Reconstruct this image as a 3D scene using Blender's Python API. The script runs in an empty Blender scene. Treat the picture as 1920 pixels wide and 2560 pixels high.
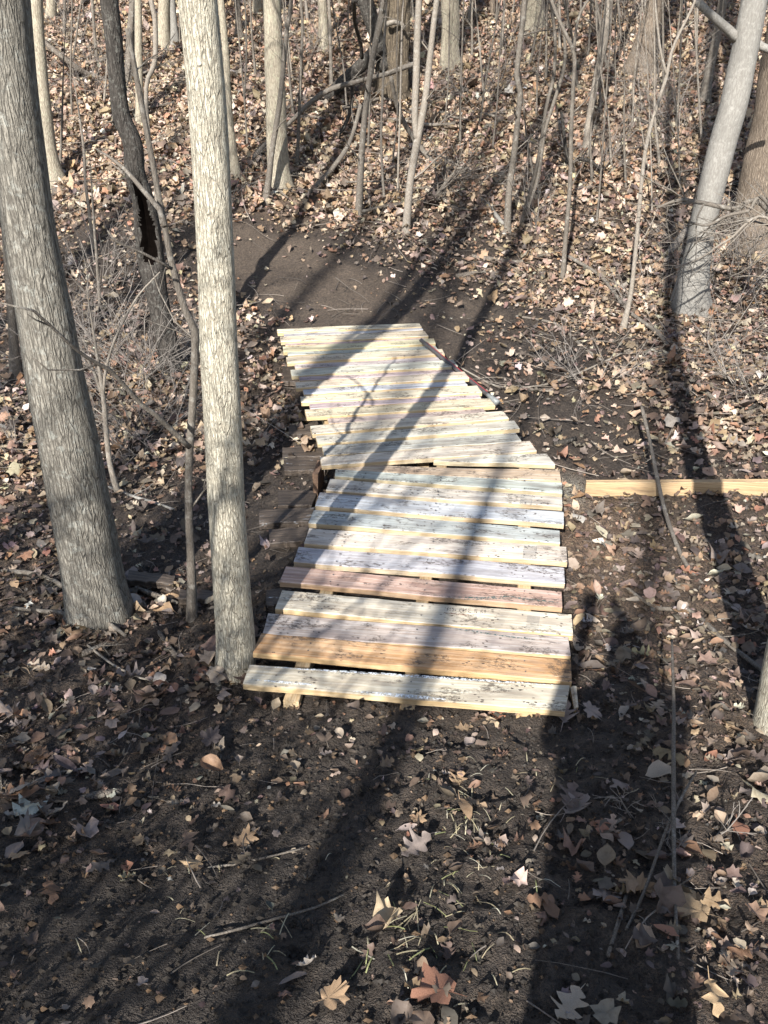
import bpy, math, random
import numpy as np
from mathutils import Vector, Matrix

random.seed(7)
RNG = np.random.default_rng(11)
SC = bpy.context.scene
COL = SC.collection

# ------------------------------------------------------------------ camera, sky, sun, exposure
PW, PH, F = 1920.0, 2560.0, 2080.0           # photograph size and focal length in its pixels
CAMZ, PITCH = 2.1, math.radians(30.4)
SP, CP = math.sin(PITCH), math.cos(PITCH)
cam_d = bpy.data.cameras.new("camera")
cam_d.sensor_fit = 'VERTICAL'
cam_d.sensor_height = 36.0
cam_d.lens = 36.0 * F / PH
cam_d.clip_start = 0.02
cam_d.clip_end = 500
cam = bpy.data.objects.new("camera", cam_d)
COL.objects.link(cam)
cam.location = (0, 0, CAMZ)
cam.rotation_euler = (math.pi / 2 - PITCH, 0, 0)
SC.camera = cam

SUN_AZ, SUN_EL = math.radians(17.0), math.radians(35.0)
LDIR = Vector((math.sin(SUN_AZ) * math.cos(SUN_EL), math.cos(SUN_AZ) * math.cos(SUN_EL), -math.sin(SUN_EL)))
world = bpy.data.worlds.new("World")
SC.world = world
world.use_nodes = True
wn = world.node_tree
wn.nodes.clear()
sky = wn.nodes.new("ShaderNodeTexSky")
sky.sky_type = 'NISHITA'
sky.sun_disc = False
sky.sun_elevation = SUN_EL
sky.sun_rotation = math.pi + SUN_AZ
bg = wn.nodes.new("ShaderNodeBackground")
bg.inputs[1].default_value = 0.09
wo = wn.nodes.new("ShaderNodeOutputWorld")
wn.links.new(sky.outputs[0], bg.inputs[0])
wn.links.new(bg.outputs[0], wo.inputs[0])
sun_d = bpy.data.lights.new("sun", 'SUN')
sun_d.energy = 5.0
sun_d.angle = math.radians(0.53)
sun_d.color = (1.0, 0.975, 0.94)
sun = bpy.data.objects.new("sun", sun_d)
COL.objects.link(sun)
sun.location = (-6, -20, 15)
sun.rotation_euler = LDIR.to_track_quat('-Z', 'Y').to_euler()
SC.view_settings.view_transform = 'Standard'
SC.view_settings.look = 'None'
SC.view_settings.gamma = 1
SC.view_settings.exposure = 1.18
SC.view_settings.use_curve_mapping = False
SC.cycles.max_bounces = 4
SC.cycles.diffuse_bounces = 2
SC.cycles.glossy_bounces = 2
SC.cycles.use_adaptive_sampling = True
SC.cycles.adaptive_threshold = 0.02

# ------------------------------------------------------------------ helpers: geometry
def ray(x, y):
    u, v = (x - PW / 2) / F, (y - PH / 2) / F
    return np.array([u, CP - v * SP, -SP - v * CP])

def at_z(x, y, z):
    d = ray(x, y)
    t = (z - CAMZ) / d[2]
    return np.array([0, 0, CAMZ]) + d * t

def at_y(x, y, Y):
    d = ray(x, y)
    return np.array([0, 0, CAMZ]) + d * (Y / d[1])

def depth(p):
    return p[1] * CP - (p[2] - CAMZ) * SP

_PY = [-12, -6, -3, -1.2, -.35, .9, 1.5, 1.95, 2.3, 3.0, 4.5, 5.8, 6.5, 7.2, 8.0, 10, 14, 20, 30, 60, 140]
_PZ = [2.6, 1.5, .95, .62, .50, .33, .13, -.01, -.075, -.15, -.19, -.14, -.05, .04, .26, .98, 2.45, 4.9, 8.6, 15, 22]
_yy = np.linspace(-12, 140, 7601)
_zz = np.interp(_yy, _PY, _PZ)
_k = np.hanning(31); _k /= _k.sum()
_zz = np.convolve(np.pad(_zz, 15, mode='edge'), _k, mode='valid')

def sstep(a, b, x):
    t = np.clip((x - a) / (b - a), 0, 1)
    return t * t * (3 - 2 * t)

def gbase(x, y):
    x = np.asarray(x, float); y = np.asarray(y, float)
    z = np.interp(y, _yy, _zz)
    low = sstep(2.2, 3.0, y) * (1 - sstep(5.4, 6.6, y))
    z = z - .07 * low * sstep(-.2, -1.0, x)                 # old wet channel to the left
    z = z + .10 * low * sstep(1.0, 2.4, x)                  # right bank a little higher
    z = z + .16 * sstep(1.2, 3.5, x) * sstep(5.5, 8.5, y)
    z = z - .15 * sstep(-1.0, -4.5, x) * sstep(6.5, 9.5, y)
    z = z + .06 * np.sin(x * .9 + y * .5) * sstep(7, 9, y) + .05 * np.sin(x * 1.7 - y * .9 + 1) * sstep(7, 9, y)
    return z

_LAT = RNG.random((256, 256))
def vnoise(x, y, s):
    x = np.asarray(x) * s + 61.7; y = np.asarray(y) * s + 23.1
    xi = np.floor(x).astype(int); yi = np.floor(y).astype(int)
    fx = x - xi; fy = y - yi
    fx = fx * fx * (3 - 2 * fx); fy = fy * fy * (3 - 2 * fy)
    a = _LAT[xi % 256, yi % 256]; b = _LAT[(xi + 1) % 256, yi % 256]
    c = _LAT[xi % 256, (yi + 1) % 256]; d = _LAT[(xi + 1) % 256, (yi + 1) % 256]
    return (a * (1 - fx) + b * fx) * (1 - fy) + (c * (1 - fx) + d * fx) * fy

def gfull(x, y):
    z = gbase(x, y)
    z = z + .05 * (vnoise(x, y, 1.3) - .5) + .028 * (vnoise(x, y, 4.1) - .5)
    return z

def gdetail(x, y):
    c = np.abs(vnoise(x, y, 13) - .5) * 2
    return .034 * (vnoise(x, y, 9) - .5) + .030 * (.5 - c) * .8 + .024 * (vnoise(x, y, 23) - .5) + .018 * (vnoise(x, y, 41) - .5)

def G(x, y, lift=0.0):
    """pixel of the photograph -> point on the ground"""
    d = ray(x, y)
    o = np.array([0, 0, CAMZ])
    T = np.arange(.4, 60, .1)
    P = o + d * T[:, None]
    under = P[:, 2] < gfull(P[:, 0], P[:, 1]) + lift
    if not under.any(): return o + d * 60
    k = int(np.argmax(under)); lo, hi = T[max(0, k - 1)], T[k]
    for _ in range(2):
        tt = np.linspace(lo, hi, 33); P = o + d * tt[:, None]
        u = P[:, 2] < gfull(P[:, 0], P[:, 1]) + lift
        k = int(np.argmax(u)); lo, hi = tt[max(0, k - 1)], tt[k]
    return o + d * hi

class MB:
    """collects geometry for ONE mesh object"""
    def __init__(self):
        self.v = []; self.f = []; self.n = 0; self.mi = []; self.c = []
    def add(self, v, faces, mat=0, col=None):
        v = np.asarray(v, float).reshape(-1, 3)
        for f in faces:
            f = np.asarray(f, dtype=np.int64)
            if f.size == 0: continue
            self.f.append(f + self.n)
            self.mi.append(np.full(len(f), mat, dtype=np.int32))
        self.v.append(v); self.n += len(v)
        if col is not None:
            self.c.append(np.broadcast_to(np.asarray(col, float), (len(v), 3)) if np.ndim(col) < 2 else col)
    def mesh(self, name, mats, smooth=True, origin=None):
        me = bpy.data.meshes.new(name)
        V = np.concatenate(self.v)
        if origin is not None: V = V - np.asarray(origin)
        me.vertices.add(len(V)); me.vertices.foreach_set("co", V.astype(np.float32).ravel())
        loops = np.concatenate([f.ravel() for f in self.f])
        sizes = np.concatenate([np.full(len(f), f.shape[1], dtype=np.int32) for f in self.f])
        me.loops.add(len(loops)); me.loops.foreach_set("vertex_index", loops.astype(np.int32))
        me.polygons.add(len(sizes))
        st = np.zeros(len(sizes), dtype=np.int32); st[1:] = np.cumsum(sizes)[:-1]
        me.polygons.foreach_set("loop_start", st)
        me.polygons.foreach_set("material_index", np.concatenate(self.mi))
        me.polygons.foreach_set("use_smooth", np.full(len(sizes), smooth))
        if self.c:
            ca = me.color_attributes.new("tint", 'FLOAT_COLOR', 'POINT')
            C4 = np.ones((len(V), 4), dtype=np.float32); C4[:, :3] = np.concatenate(self.c)
            ca.data.foreach_set("color", C4.ravel())
        for m in (mats if isinstance(mats, (list, tuple)) else [mats]): me.materials.append(m)
        me.update(); me.validate()
        return me
    def build(self, name, mats, parent=None, smooth=True, origin=None):
        o = bpy.data.objects.new(name, self.mesh(name, mats, smooth, origin))
        COL.objects.link(o)
        if origin is not None and parent is None: o.location = Vector(origin)
        if parent is not None: o.parent = parent
        return o

def empty(name, loc):
    o = bpy.data.objects.new(name, None)
    o.empty_display_size = .1
    o.location = Vector(loc); COL.objects.link(o)
    return o

def tag(o, label, cat=None, group=None):
    o["label"] = label
    if cat: o["category"] = cat
    if group: o["group"] = group
    return o

def smooth_path(P, step):
    """Catmull-Rom resampling of rows (any number of columns, xyz first)"""
    P = np.asarray(P, float)
    if len(P) < 3:
        n = max(2, int(np.linalg.norm(P[-1, :3] - P[0, :3]) / step) + 1)
        t = np.linspace(0, 1, n)[:, None]
        return P[0] * (1 - t) + P[-1] * t
    Q = np.vstack([2 * P[0] - P[1], P, 2 * P[-1] - P[-2]])
    out = []
    for i in range(1, len(Q) - 2):
        n = max(1, int(np.linalg.norm(Q[i + 1, :3] - Q[i, :3]) / step))
        for k in range(n):
            t = k / n
            out.append(.5 * (2 * Q[i] + (Q[i + 1] - Q[i - 1]) * t + (2 * Q[i - 1] - 5 * Q[i] + 4 * Q[i + 1] - Q[i + 2]) * t * t + (3 * Q[i] - Q[i - 1] - 3 * Q[i + 1] + Q[i + 2]) * t ** 3))
    out.append(P[-1])
    return np.array(out)

def frames(pts):
    d = np.gradient(pts, axis=0) if len(pts) > 2 else np.repeat((pts[1] - pts[0])[None], 2, 0)
    d /= np.linalg.norm(d, axis=1)[:, None] + 1e-12
    a = np.array([0, 1, 0.]) if abs(d[0][1]) < .9 else np.array([1., 0, 0])
    n = np.zeros_like(d)
    x = np.cross(d[0], a); x /= np.linalg.norm(x); n[0] = x
    for i in range(1, len(d)):
        x = n[i - 1] - d[i] * np.dot(n[i - 1], d[i]); n[i] = x / (np.linalg.norm(x) + 1e-12)
    return d, n, np.cross(d, n)

def tube(pts, rad, sides, rfun=None, caps=True):
    pts = np.asarray(pts, float); rad = np.asarray(rad, float)
    _, n, b = frames(pts)
    th = np.linspace(0, 2 * np.pi, sides, endpoint=False)
    R = np.repeat(rad[:, None], sides, 1)
    if rfun is not None: R = rfun(R, th, n, b)
    V = pts[:, None] + R[..., None] * (np.cos(th)[None, :, None] * n[:, None] + np.sin(th)[None, :, None] * b[:, None])
    m = len(pts)
    i = np.arange(m - 1)[:, None]; j = np.arange(sides)[None]
    j2 = (j + 1) % sides
    Q = np.stack([i * sides + j, i * sides + j2, (i + 1) * sides + j2, (i + 1) * sides + j], -1).reshape(-1, 4)
    V = V.reshape(-1, 3)
    T = np.zeros((0, 3), int)
    if caps:
        V = np.vstack([V, pts[0], pts[-1]])
        jj = np.arange(sides); j2 = (jj + 1) % sides
        T = np.vstack([np.stack([j2, jj, np.full(sides, m * sides)], -1), np.stack([(m - 1) * sides + jj, (m - 1) * sides + j2, np.full(sides, m * sides + 1)], -1)])
    return V, [Q, T]

def unit(v):
    return v / (np.linalg.norm(v) + 1e-12)

def wander(p0, d0, L, n, wob, up=0.0):
    pts = [np.array(p0, float)]; d = unit(np.array(d0, float))
    for i in range(n):
        d = unit(d + RNG.normal(0, wob, 3) + np.array([0, 0, up]))
        pts.append(pts[-1] + d * L / n)
    return np.array(pts)

def limb(mb, p0, d0, L, r, depth_, wob=.13, up=.05, kids=4, sides=5, kscale=.55, minr=.0016):
    n = max(3, min(8, int(L / .12)))
    pts = wander(p0, d0, L, n, wob, up)
    rad = np.linspace(r, max(r * .35, minr * .7), len(pts))
    mb.add(*tube(pts, rad, max(3, sides), caps=False))
    if depth_ <= 0: return
    for k in range(kids):
        t = .2 + .78 * (k + RNG.random() * .8) / kids
        i = min(len(pts) - 2, int(t * (len(pts) - 1)))
        dd = unit(pts[i + 1] - pts[i])
        side = unit(np.cross(dd, RNG.normal(0, 1, 3)))
        d2 = unit(dd * .75 + side * .8)
        limb(mb, pts[i], d2, L * kscale * (1.15 - .6 * t) * RNG.uniform(.7, 1.2), max(minr, rad[i] * .6), depth_ - 1, wob, up, max(2, kids - 1), sides - 1, kscale, minr)

# ------------------------------------------------------------------ helpers: materials
def new_mat(name):
    m = bpy.data.materials.new(name); m.use_nodes = True
    nt = m.node_tree; nt.nodes.clear()
    return m, nt
class NT:
    def __init__(self, nt): self.nt = nt
    def n(self, typ, **kw):
        nd = self.nt.nodes.new("ShaderNode" + typ)
        for k, v in kw.items(): setattr(nd, k, v)
        return nd
    def l(self, a, b): self.nt.links.new(a, b)
    def val(self, sock, v):
        if hasattr(v, "is_output") or isinstance(v, bpy.types.NodeSocket): self.l(v, sock)
        else: sock.default_value = v
    def math(self, op, a, b=0.0, clamp=False):
        nd = self.n("Math", operation=op, use_clamp=clamp); self.val(nd.inputs[0], a); self.val(nd.inputs[1], b); return nd.outputs[0]
    def mix(self, f, a, b, blend='MIX'):
        nd = self.n("Mix", data_type='RGBA', blend_type=blend); self.val(nd.inputs[0], f)
        self.val(nd.inputs[6], a if not isinstance(a, tuple) else (*a[:3], 1)); self.val(nd.inputs[7], b if not isinstance(b, tuple) else (*b[:3], 1)); return nd.outputs[2]
    def ramp(self, f, a, b):
        nd = self.n("MapRange", interpolation_type='SMOOTHSTEP'); self.val(nd.inputs[0], f); nd.inputs[1].default_value = a; nd.inputs[2].default_value = b; return nd.outputs[0]
    def mapping(self, vec, scale=(1, 1, 1), loc=None):
        nd = self.n("Mapping"); self.l(vec, nd.inputs[0]); nd.inputs[3].default_value = scale
        if loc is not None: self.val(nd.inputs[1], loc)
        return nd.outputs[0]
    def noise(self, vec, scale, detail=4, rough=.55, dist=0):
        nd = self.n("TexNoise"); self.l(vec, nd.inputs["Vector"]); nd.inputs["Scale"].default_value = scale; nd.inputs["Detail"].default_value = detail; nd.inputs["Roughness"].default_value = rough; nd.inputs["Distortion"].default_value = dist; return nd.outputs[0]
    def voro(self, vec, scale, feature='DISTANCE_TO_EDGE', rnd=1):
        nd = self.n("TexVoronoi", feature=feature); self.l(vec, nd.inputs["Vector"]); nd.inputs["Scale"].default_value = scale; nd.inputs["Randomness"].default_value = rnd; return nd.outputs[0]
    def finish(self, color, rough=.8, bump=None, bstr=.5, bdist=.01, spec=.3, extra=None):
        p = self.n("BsdfPrincipled"); self.val(p.inputs["Base Color"], color if not isinstance(color, tuple) else (*color[:3], 1)); self.val(p.inputs["Roughness"], rough)
        p.inputs["Specular IOR Level"].default_value = spec
        if bump is not None:
            b = self.n("Bump"); b.inputs["Strength"].default_value = bstr; b.inputs["Distance"].default_value = bdist; self.l(bump, b.inputs["Height"]); self.l(b.outputs[0], p.inputs["Normal"])
        o = self.n("OutputMaterial"); self.l(p.outputs[0], o.inputs[0])
        return p, o

def bark_mat(name, light, dark, scale=90, stretch=.15, lichen=None, strength=.7, crack=(0.0, .16), patch=.4):
    m, nt = new_mat(name); N = NT(nt)
    tc = N.n("TexCoord").outputs["Object"]
    nz = N.n("TexNoise"); N.l(tc, nz.inputs["Vector"]); nz.inputs["Scale"].default_value = 11; nz.inputs["Detail"].default_value = 3
    wv = N.n("VectorMath", operation='MULTIPLY_ADD')
    N.l(nz.outputs[1], wv.inputs[0]); wv.inputs[1].default_value = (.016, .016, .03); N.l(tc, wv.inputs[2])
    st = N.mapping(wv.outputs[0], (1, 1, stretch))
    v = N.voro(st, scale)
    ridge = N.ramp(v, *crack)
    fur = N.ramp(N.noise(N.mapping(tc, (1, 1, stretch * 1.6)), scale * 2.6, 3, .65), .34, .62)
    ridge = N.math('MULTIPLY', N.math('ADD', N.math('MULTIPLY', ridge, .7), .3), N.math('ADD', N.math('MULTIPLY', fur, .55), .45))
    fine = N.noise(N.mapping(tc, (1, 1, .5)), 260, 3, .7)
    big = N.noise(N.mapping(tc, (1, 1, .5)), 5, 4, .6)
    base = N.mix(ridge, dark, light)
    base = N.mix(N.math('MULTIPLY', N.ramp(fine, .40, .75), .4), base, tuple(c * .55 for c in light))
    base = N.mix(N.math('MULTIPLY', N.ramp(big, .42, .72), patch), base, tuple(c * .6 for c in light))
    if lichen:
        base = N.mix(N.math('MULTIPLY', N.ramp(N.noise(tc, 30, 5, .7), .52, .66), .5), base, lichen)
    h = N.math('ADD', N.math('MULTIPLY', ridge, .9), N.math('MULTIPLY', fine, .3))
    N.finish(base, .9, h, strength, .007, .12)
    return m

M = {}
M['bark_pale'] = bark_mat("bark_pale", (.60, .545, .42), (.17, .14, .105), 84, .13, (.60, .565, .46), 1.0, crack=(0, .09), patch=.2)
M['bark_grey'] = bark_mat("bark_grey", (.28, .255, .21), (.035, .03, .025), 60, .11, (.36, .36, .315), 1.0, crack=(0, .10), patch=.5)
M['bark_dark'] = bark_mat("bark_dark", (.085, .075, .064), (.018, .016, .014), 44, .2, (.19, .185, .16), 1.0)
M['bark_dead'] = bark_mat("bark_dead", (.17, .135, .095), (.02, .016, .012), 34, .06, (.27, .22, .15), 1.0, crack=(0, .16), patch=.6)
M['bark_brown'] = bark_mat("bark_brown", (.25, .20, .15), (.075, .056, .042), 55, .12, None, 1.0)
M['bark_hill'] = bark_mat("bark_hill", (.42, .37, .28), (.16, .13, .095), 60, .16, (.40, .40, .28), .6, patch=.25)
M['bark_smooth'] = bark_mat("bark_smooth", (.265, .25, .22), (.17, .155, .135), 60, .2, (.33, .315, .28), .3, patch=.45)
M['stem'] = bark_mat("stem", (.19, .165, .135), (.09, .075, .06), 110, .2, (.32, .30, .26), .4)
M['stem_pale'] = bark_mat("stem_pale", (.31, .27, .22), (.15, .125, .10), 110, .2, (.36, .34, .30), .4)
M['log'] = bark_mat("log", (.24, .20, .16), (.07, .06, .05), 60, .3, (.34, .33, .28), .9)
def plain_twig():
    m, nt = new_mat("twig"); N = NT(nt); N.finish((.205, .18, .155), .8); return m
M['twig'] = plain_twig()

def flat_mat(name, col, rough=.8, var=.25, scale=30, bump=.2, spec=.3):
    m, nt = new_mat(name); N = NT(nt)
    tc = N.n("TexCoord").outputs["Object"]
    a = N.noise(tc, scale, 5, .65)
    c = N.mix(N.ramp(a, .3, .75), tuple(x * (1 - var) for x in col), tuple(min(1, x * (1 + var)) for x in col))
    N.finish(c, rough, a, bump, .005, spec)
    return m
M['hollow'] = flat_mat("hollow", (.004, .003, .0025), 1.0, spec=0.0)  # near-black colour paints in the deep shade inside the split trunk
M['fresh_break'] = flat_mat("fresh_break", (.62, .48, .30), .8)

def plank_top():
    m, nt = new_mat("plank_weathered"); N = NT(nt)
    oi = N.n("ObjectInfo"); tc = N.n("TexCoord").outputs["Object"]
    off = N.n("CombineXYZ"); 
    N.l(N.math('MULTIPLY', oi.outputs["Random"], 37.0), off.inputs[0]); N.l(N.math('MULTIPLY', oi.outputs["Random"], 91.0), off.inputs[1])
    p = N.mapping(tc, loc=off.outputs[0])
    grain = N.noise(N.mapping(p, (1.1, 34, 34)), 3.2, 6, .62, .4)
    fine = N.noise(N.mapping(p, (2.2, 150, 150)), 3, 3, .6)
    wav = N.n("TexWave", wave_type='BANDS', bands_direction='Y'); N.l(N.mapping(p, (.35, 1, 1)), wav.inputs[0])
    wav.inputs["Scale"].default_value = 11; wav.inputs["Distortion"].default_value = 7; wav.inputs["Detail"].default_value = 3; wav.inputs["Detail Scale"].default_value = .8
    col = oi.outputs["Color"]
    dk = N.mix(1.0, col, (.76, .69, .63), 'MULTIPLY')
    lt = N.mix(.16, col, (.92, .88, .80))
    c = N.mix(N.ramp(grain, .33, .67), dk, lt)
    c = N.mix(N.math('MULTIPLY', N.ramp(wav.outputs[1], .45, .95), .25), c, dk)
    c = N.mix(N.math('MULTIPLY', N.ramp(fine, .5, .75), .25), c, N.mix(1.0, col, (.6, .5, .42), 'MULTIPLY'))
    # long grey weather stains
    stn = N.noise(N.mapping(p, (1.6, 7, 7)), 2.0, 4, .6)
    c = N.mix(N.math('MULTIPLY', N.ramp(stn, .46, .66), .75), c, N.mix(1.0, col, (.50, .46, .46), 'MULTIPLY'))
    # boot mud: smeared patches broken up, and crumbs
    smear = N.noise(N.mapping(p, (2.4, 6, 6)), 2.0, 5, .65)
    brk = N.noise(N.mapping(p, (28, 44, 44)), 1.6, 6, .78)
    mud = N.math('MULTIPLY', N.ramp(smear, .505, .61), N.ramp(brk, .45, .57))
    cr = N.voro(N.mapping(p, (1, 1.7, 1)), 34, 'F1')
    cr = N.math('ADD', cr, N.math('MULTIPLY', N.noise(p, 150, 3), .35))
    crm = N.math('MULTIPLY', N.ramp(cr, .44, .32), N.math('MULTIPLY', N.ramp(N.noise(p, 3.2, 2), .42, .56), N.ramp(N.noise(p, 14, 3), .44, .56)))
    mud = N.math('MAXIMUM', N.math('MULTIPLY', mud, .8), crm)
    grime = N.noise(N.mapping(p, (1.3, 5, 5)), 2.6, 5, .7)
    c = N.mix(N.math('MULTIPLY', N.ramp(grime, .48, .70), .5), c, (.20, .16, .13))
    c = N.mix(mud, c, (.075, .058, .046))
    h = N.math('ADD', N.math('MULTIPLY', grain, .5), N.math('MULTIPLY', mud, .8))
    h = N.math('ADD', h, N.math('MULTIPLY', fine, .25))
    N.finish(c, .78, h, .55, .004, .25)
    return m
def plank_side():
    m, nt = new_mat("plank_cut_edge"); N = NT(nt)
    oi = N.n("ObjectInfo"); tc = N.n("TexCoord").outputs["Object"]
    grain = N.noise(N.mapping(tc, (1.2, 60, 60)), 3, 5, .6)
    blot = N.noise(tc, 7, 4, .6)
    fresh = N.mix(N.math('ADD', .35, N.math('MULTIPLY', oi.outputs["Random"], .55)), N.mix(1.0, oi.outputs["Color"], (.72, .70, .64), 'MULTIPLY'), (.60, .46, .27))
    c = N.mix(N.ramp(grain, .3, .7), N.mix(1.0, fresh, (.72, .62, .5), 'MULTIPLY'), fresh)
    c = N.mix(N.math('MULTIPLY', N.ramp(blot, .5, .75), .5), c, N.mix(1.0, fresh, (.5, .42, .35), 'MULTIPLY'))
    N.finish(c, .75, grain, .4, .003, .25)
    return m
M['plank'] = plank_top(); M['plank_side'] = plank_side()

def old_wood():
    m, nt = new_mat("old_wet_wood"); N = NT(nt)
    oi = N.n("ObjectInfo"); tc = N.n("TexCoord").outputs["Object"]
    grain = N.noise(N.mapping(tc, (1.4, 40, 40)), 3, 6, .65, .5)
    c = N.mix(N.ramp(grain, .35, .7), (.032, .025, .02), (.115, .088, .066))
    fl = N.noise(N.mapping(tc, (4, 22, 22)), 2.4, 5, .7)
    fm = N.math('MULTIPLY', N.ramp(fl, .60, .66), oi.outputs["Alpha"])
    c = N.mix(fm, c, (.55, .60, .64))
    N.finish(c, .55, grain, .7, .006, .4)
    return m
M['old_wood'] = old_wood()

def ground_mat():
    m, nt = new_mat("forest_soil"); N = NT(nt)
    tc = N.n("TexCoord").outputs["Object"]
    at = N.n("Attribute", attribute_name="tint")
    sep = N.n("SeparateColor"); N.l(at.outputs["Color"], sep.inputs[0])
    a = N.noise(tc, 7, 4, .65); b = N.noise(tc, 55, 4, .7); c3 = N.noise(tc, 190, 2, .7)
    soil = N.mix(N.ramp(a, .3, .7), (.014, .0115, .0095), (.040, .032, .0255))
    soil = N.mix(N.math('MULTIPLY', N.ramp(b, .42, .7), .7), soil, (.075, .061, .047))
    dry = N.mix(N.ramp(b, .3, .7), (.066, .049, .035), (.150, .112, .080))
    c = N.mix(sep.outputs[0], soil, dry)
    crumb = N.mix(N.ramp(b, .3, .7), (.10, .068, .048), (.30, .20, .13))
    c = N.mix(N.math('MULTIPLY', sep.outputs[1], N.ramp(c3, .35, .6)), c, crumb)
    c = N.mix(N.math('MULTIPLY', sep.outputs[2], N.ramp(c3, .42, .6)), c, (.50, .48, .40))
    ck = N.ramp(N.voro(N.mapping(tc, (1, 1, 1)), 34), 0.0, .12)
    ckm = N.math('SUBTRACT', 1.0, N.math('MULTIPLY', N.math('SUBTRACT', 1.0, ck), N.ramp(a, .56, .70)))
    c = N.mix(N.math('SUBTRACT', 1.0, ckm), c, (.012, .010, .008))
    h = N.math('ADD', N.math('MULTIPLY', b, 1.0), N.math('MULTIPLY', c3, .6))
    h = N.math('ADD', h, N.math('MULTIPLY', ckm, .7))
    rough = N.math('ADD', .62, N.math('MULTIPLY', sep.outputs[0], .25))
    N.finish(c, rough, h, 1.0, .022, .35)
    return m
M['soil'] = ground_mat()

def leaf_mat(name, src):
    m, nt = new_mat(name); N = NT(nt)
    tc = N.n("TexCoord").outputs["Object"]
    col = N.n("Attribute", attribute_name="tint").outputs["Color"] if src == 'attr' else N.n("ObjectInfo").outputs["Color"]
    mot = N.noise(tc, 60, 4, .65)
    c = N.mix(N.math('MULTIPLY', N.ramp(mot, .42, .7), .5), col, N.mix(1.0, col, (.5, .42, .36), 'MULTIPLY'))
    p, o = N.finish(c, .62, mot if src != 'attr' else None, .35, .004, .35)
    tr = N.n("BsdfTranslucent"); N.l(c, tr.inputs[0])
    mx = N.n("MixShader"); mx.inputs[0].default_value = .18
    N.l(p.outputs[0], mx.inputs[1]); N.l(tr.outputs[0], mx.inputs[2]); N.l(mx.outputs[0], o.inputs[0])
    return m
M['leaf'] = leaf_mat("dry_leaf", 'obj'); M['litter'] = leaf_mat("leaf_litter", 'attr')

# ------------------------------------------------------------------ the ground
CTRL = [(300,2300,.10),(600,2080,.14),(900,2200,.05),(450,2000,.25),(750,2000,.12),(300,2450,.08),(700,2250,.06),(1050,2300,.14),(1150,2050,.28),(1520,2200,.62),(1380,2120,.5),(1650,1960,.55),(1600,2080,.6),(1500,2400,.16),(1480,1900,.08),
 (1800,2200,.85),(1800,2450,.85),(150,1800,.85),(400,1760,.75),(100,2000,.7),(250,2090,.45),(700,1850,.22),(1000,1850,.28),(1250,1880,.30),
 (1620,1620,.95),(1560,1320,.85),(1470,1180,.35),(1460,1420,.55),(1700,1000,.85),(1350,960,.30),(1450,1050,.25),(300,1500,.85),(450,1300,.6),
 (690,1330,.18),(640,1560,.3),(640,1050,.75),(300,1000,.85),(780,700,.03),(900,740,.06),(650,625,.03),(560,590,.05),(450,630,.22),(350,610,.5),
 (1150,780,.12),(1230,850,.25),(1130,640,.6),(930,620,.35),(1100,820,.15),(1500,750,.9),(1300,700,.75),(600,800,.6),(520,720,.3),(200,620,.25),(60,640,.5),
 (620,650,.02),(700,640,.02),(720,720,.02),(500,610,.12),(600,590,.05),(420,640,.3),(600,515,.9),(450,535,.8),(300,560,.6),(150,570,.8),(780,540,.6),(880,560,.7),(960,590,.9),(250,640,.35),(100,680,.8),(380,560,.5),(690,540,.8),(500,2450,.08),(100,2480,.15),(1150,2480,.25),(1400,2300,.18),(1900,1900,.8),(1900,1500,.9),(40,1300,.9),(1430,700,.9),(760,620,.05),(850,690,.05)]
CP_ = np.array([[*G(x, y)[:2], d] for x, y, d in CTRL])

def density(x, y):
    """how thickly the leaves lie"""
    x = np.asarray(x, float); y = np.asarray(y, float)
    d2 = (x[..., None] - CP_[:, 0]) ** 2 + ((y[..., None] - CP_[:, 1]) * .8) ** 2 + .02
    w = d2 ** -2.0
    v = (w * CP_[:, 2]).sum(-1) / w.sum(-1)
    far = sstep(8.6, 10.0, y)
    v = v * (1 - far) + far
    return np.clip(v + (vnoise(x, y, 2.3) - .5) * .35 * sstep(.05, .3, v), 0, 1)

def blob(x, y, c, r):
    return np.exp(-(((x - c[0]) / r[0]) ** 2 + ((y - c[1]) / r[1]) ** 2))

def axis(*segs):
    out = [np.array([segs[0][0]])]
    for a, b, s in segs:
        n = max(1, int(round((b - a) / s))); out.append(np.linspace(a, b, n + 1)[1:])
    return np.concatenate(out)
xs = axis((-120, -14, 8), (-14, -4, .16), (-4, -2.2, .05), (-2.2, 2.4, .022), (2.4, 5, .06), (5, 14, .2), (14, 120, 8))
ys = axis((-12, -.5, .4), (-.5, .6, .05), (.6, 4.2, .02), (4.2, 8, .032), (8, 15, .09), (15, 30, .4), (30, 140, 5))
XX, YY = np.meshgrid(xs, ys, indexing='ij')
ZZ = gfull(XX, YY)
den = np.zeros_like(ZZ)
for i0 in range(0, len(xs), 40): den[i0:i0 + 40] = density(XX[i0:i0 + 40], YY[i0:i0 + 40])
trail = 1 - sstep(.05, .30, den)
farm = sstep(4.8, 6.0, YY)
nearfine = (np.abs(XX) < 5) & (YY < 9) & (YY > -.5)
ZZ = ZZ + np.where(nearfine, gdetail(XX, YY) * (1 - .55 * trail * farm - .3 * trail * (1 - farm)), 0)
nx, ny = len(xs), len(ys)
ii, jj = np.meshgrid(np.arange(nx - 1), np.arange(ny - 1), indexing='ij')
Q = np.stack([ii * ny + jj, (ii + 1) * ny + jj, (ii + 1) * ny + jj + 1, ii * ny + jj + 1], -1).reshape(-1, 4)
dry = np.clip(trail * farm * .85 + .22 * sstep(.6, .1, den) * (1 - farm) * (.35 + .65 * vnoise(XX, YY, 1.6)), 0, 1)
c_tread = G(1470, 1330); c_saw = G(1432, 1232); c_saw2 = G(985, 1660)
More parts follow.
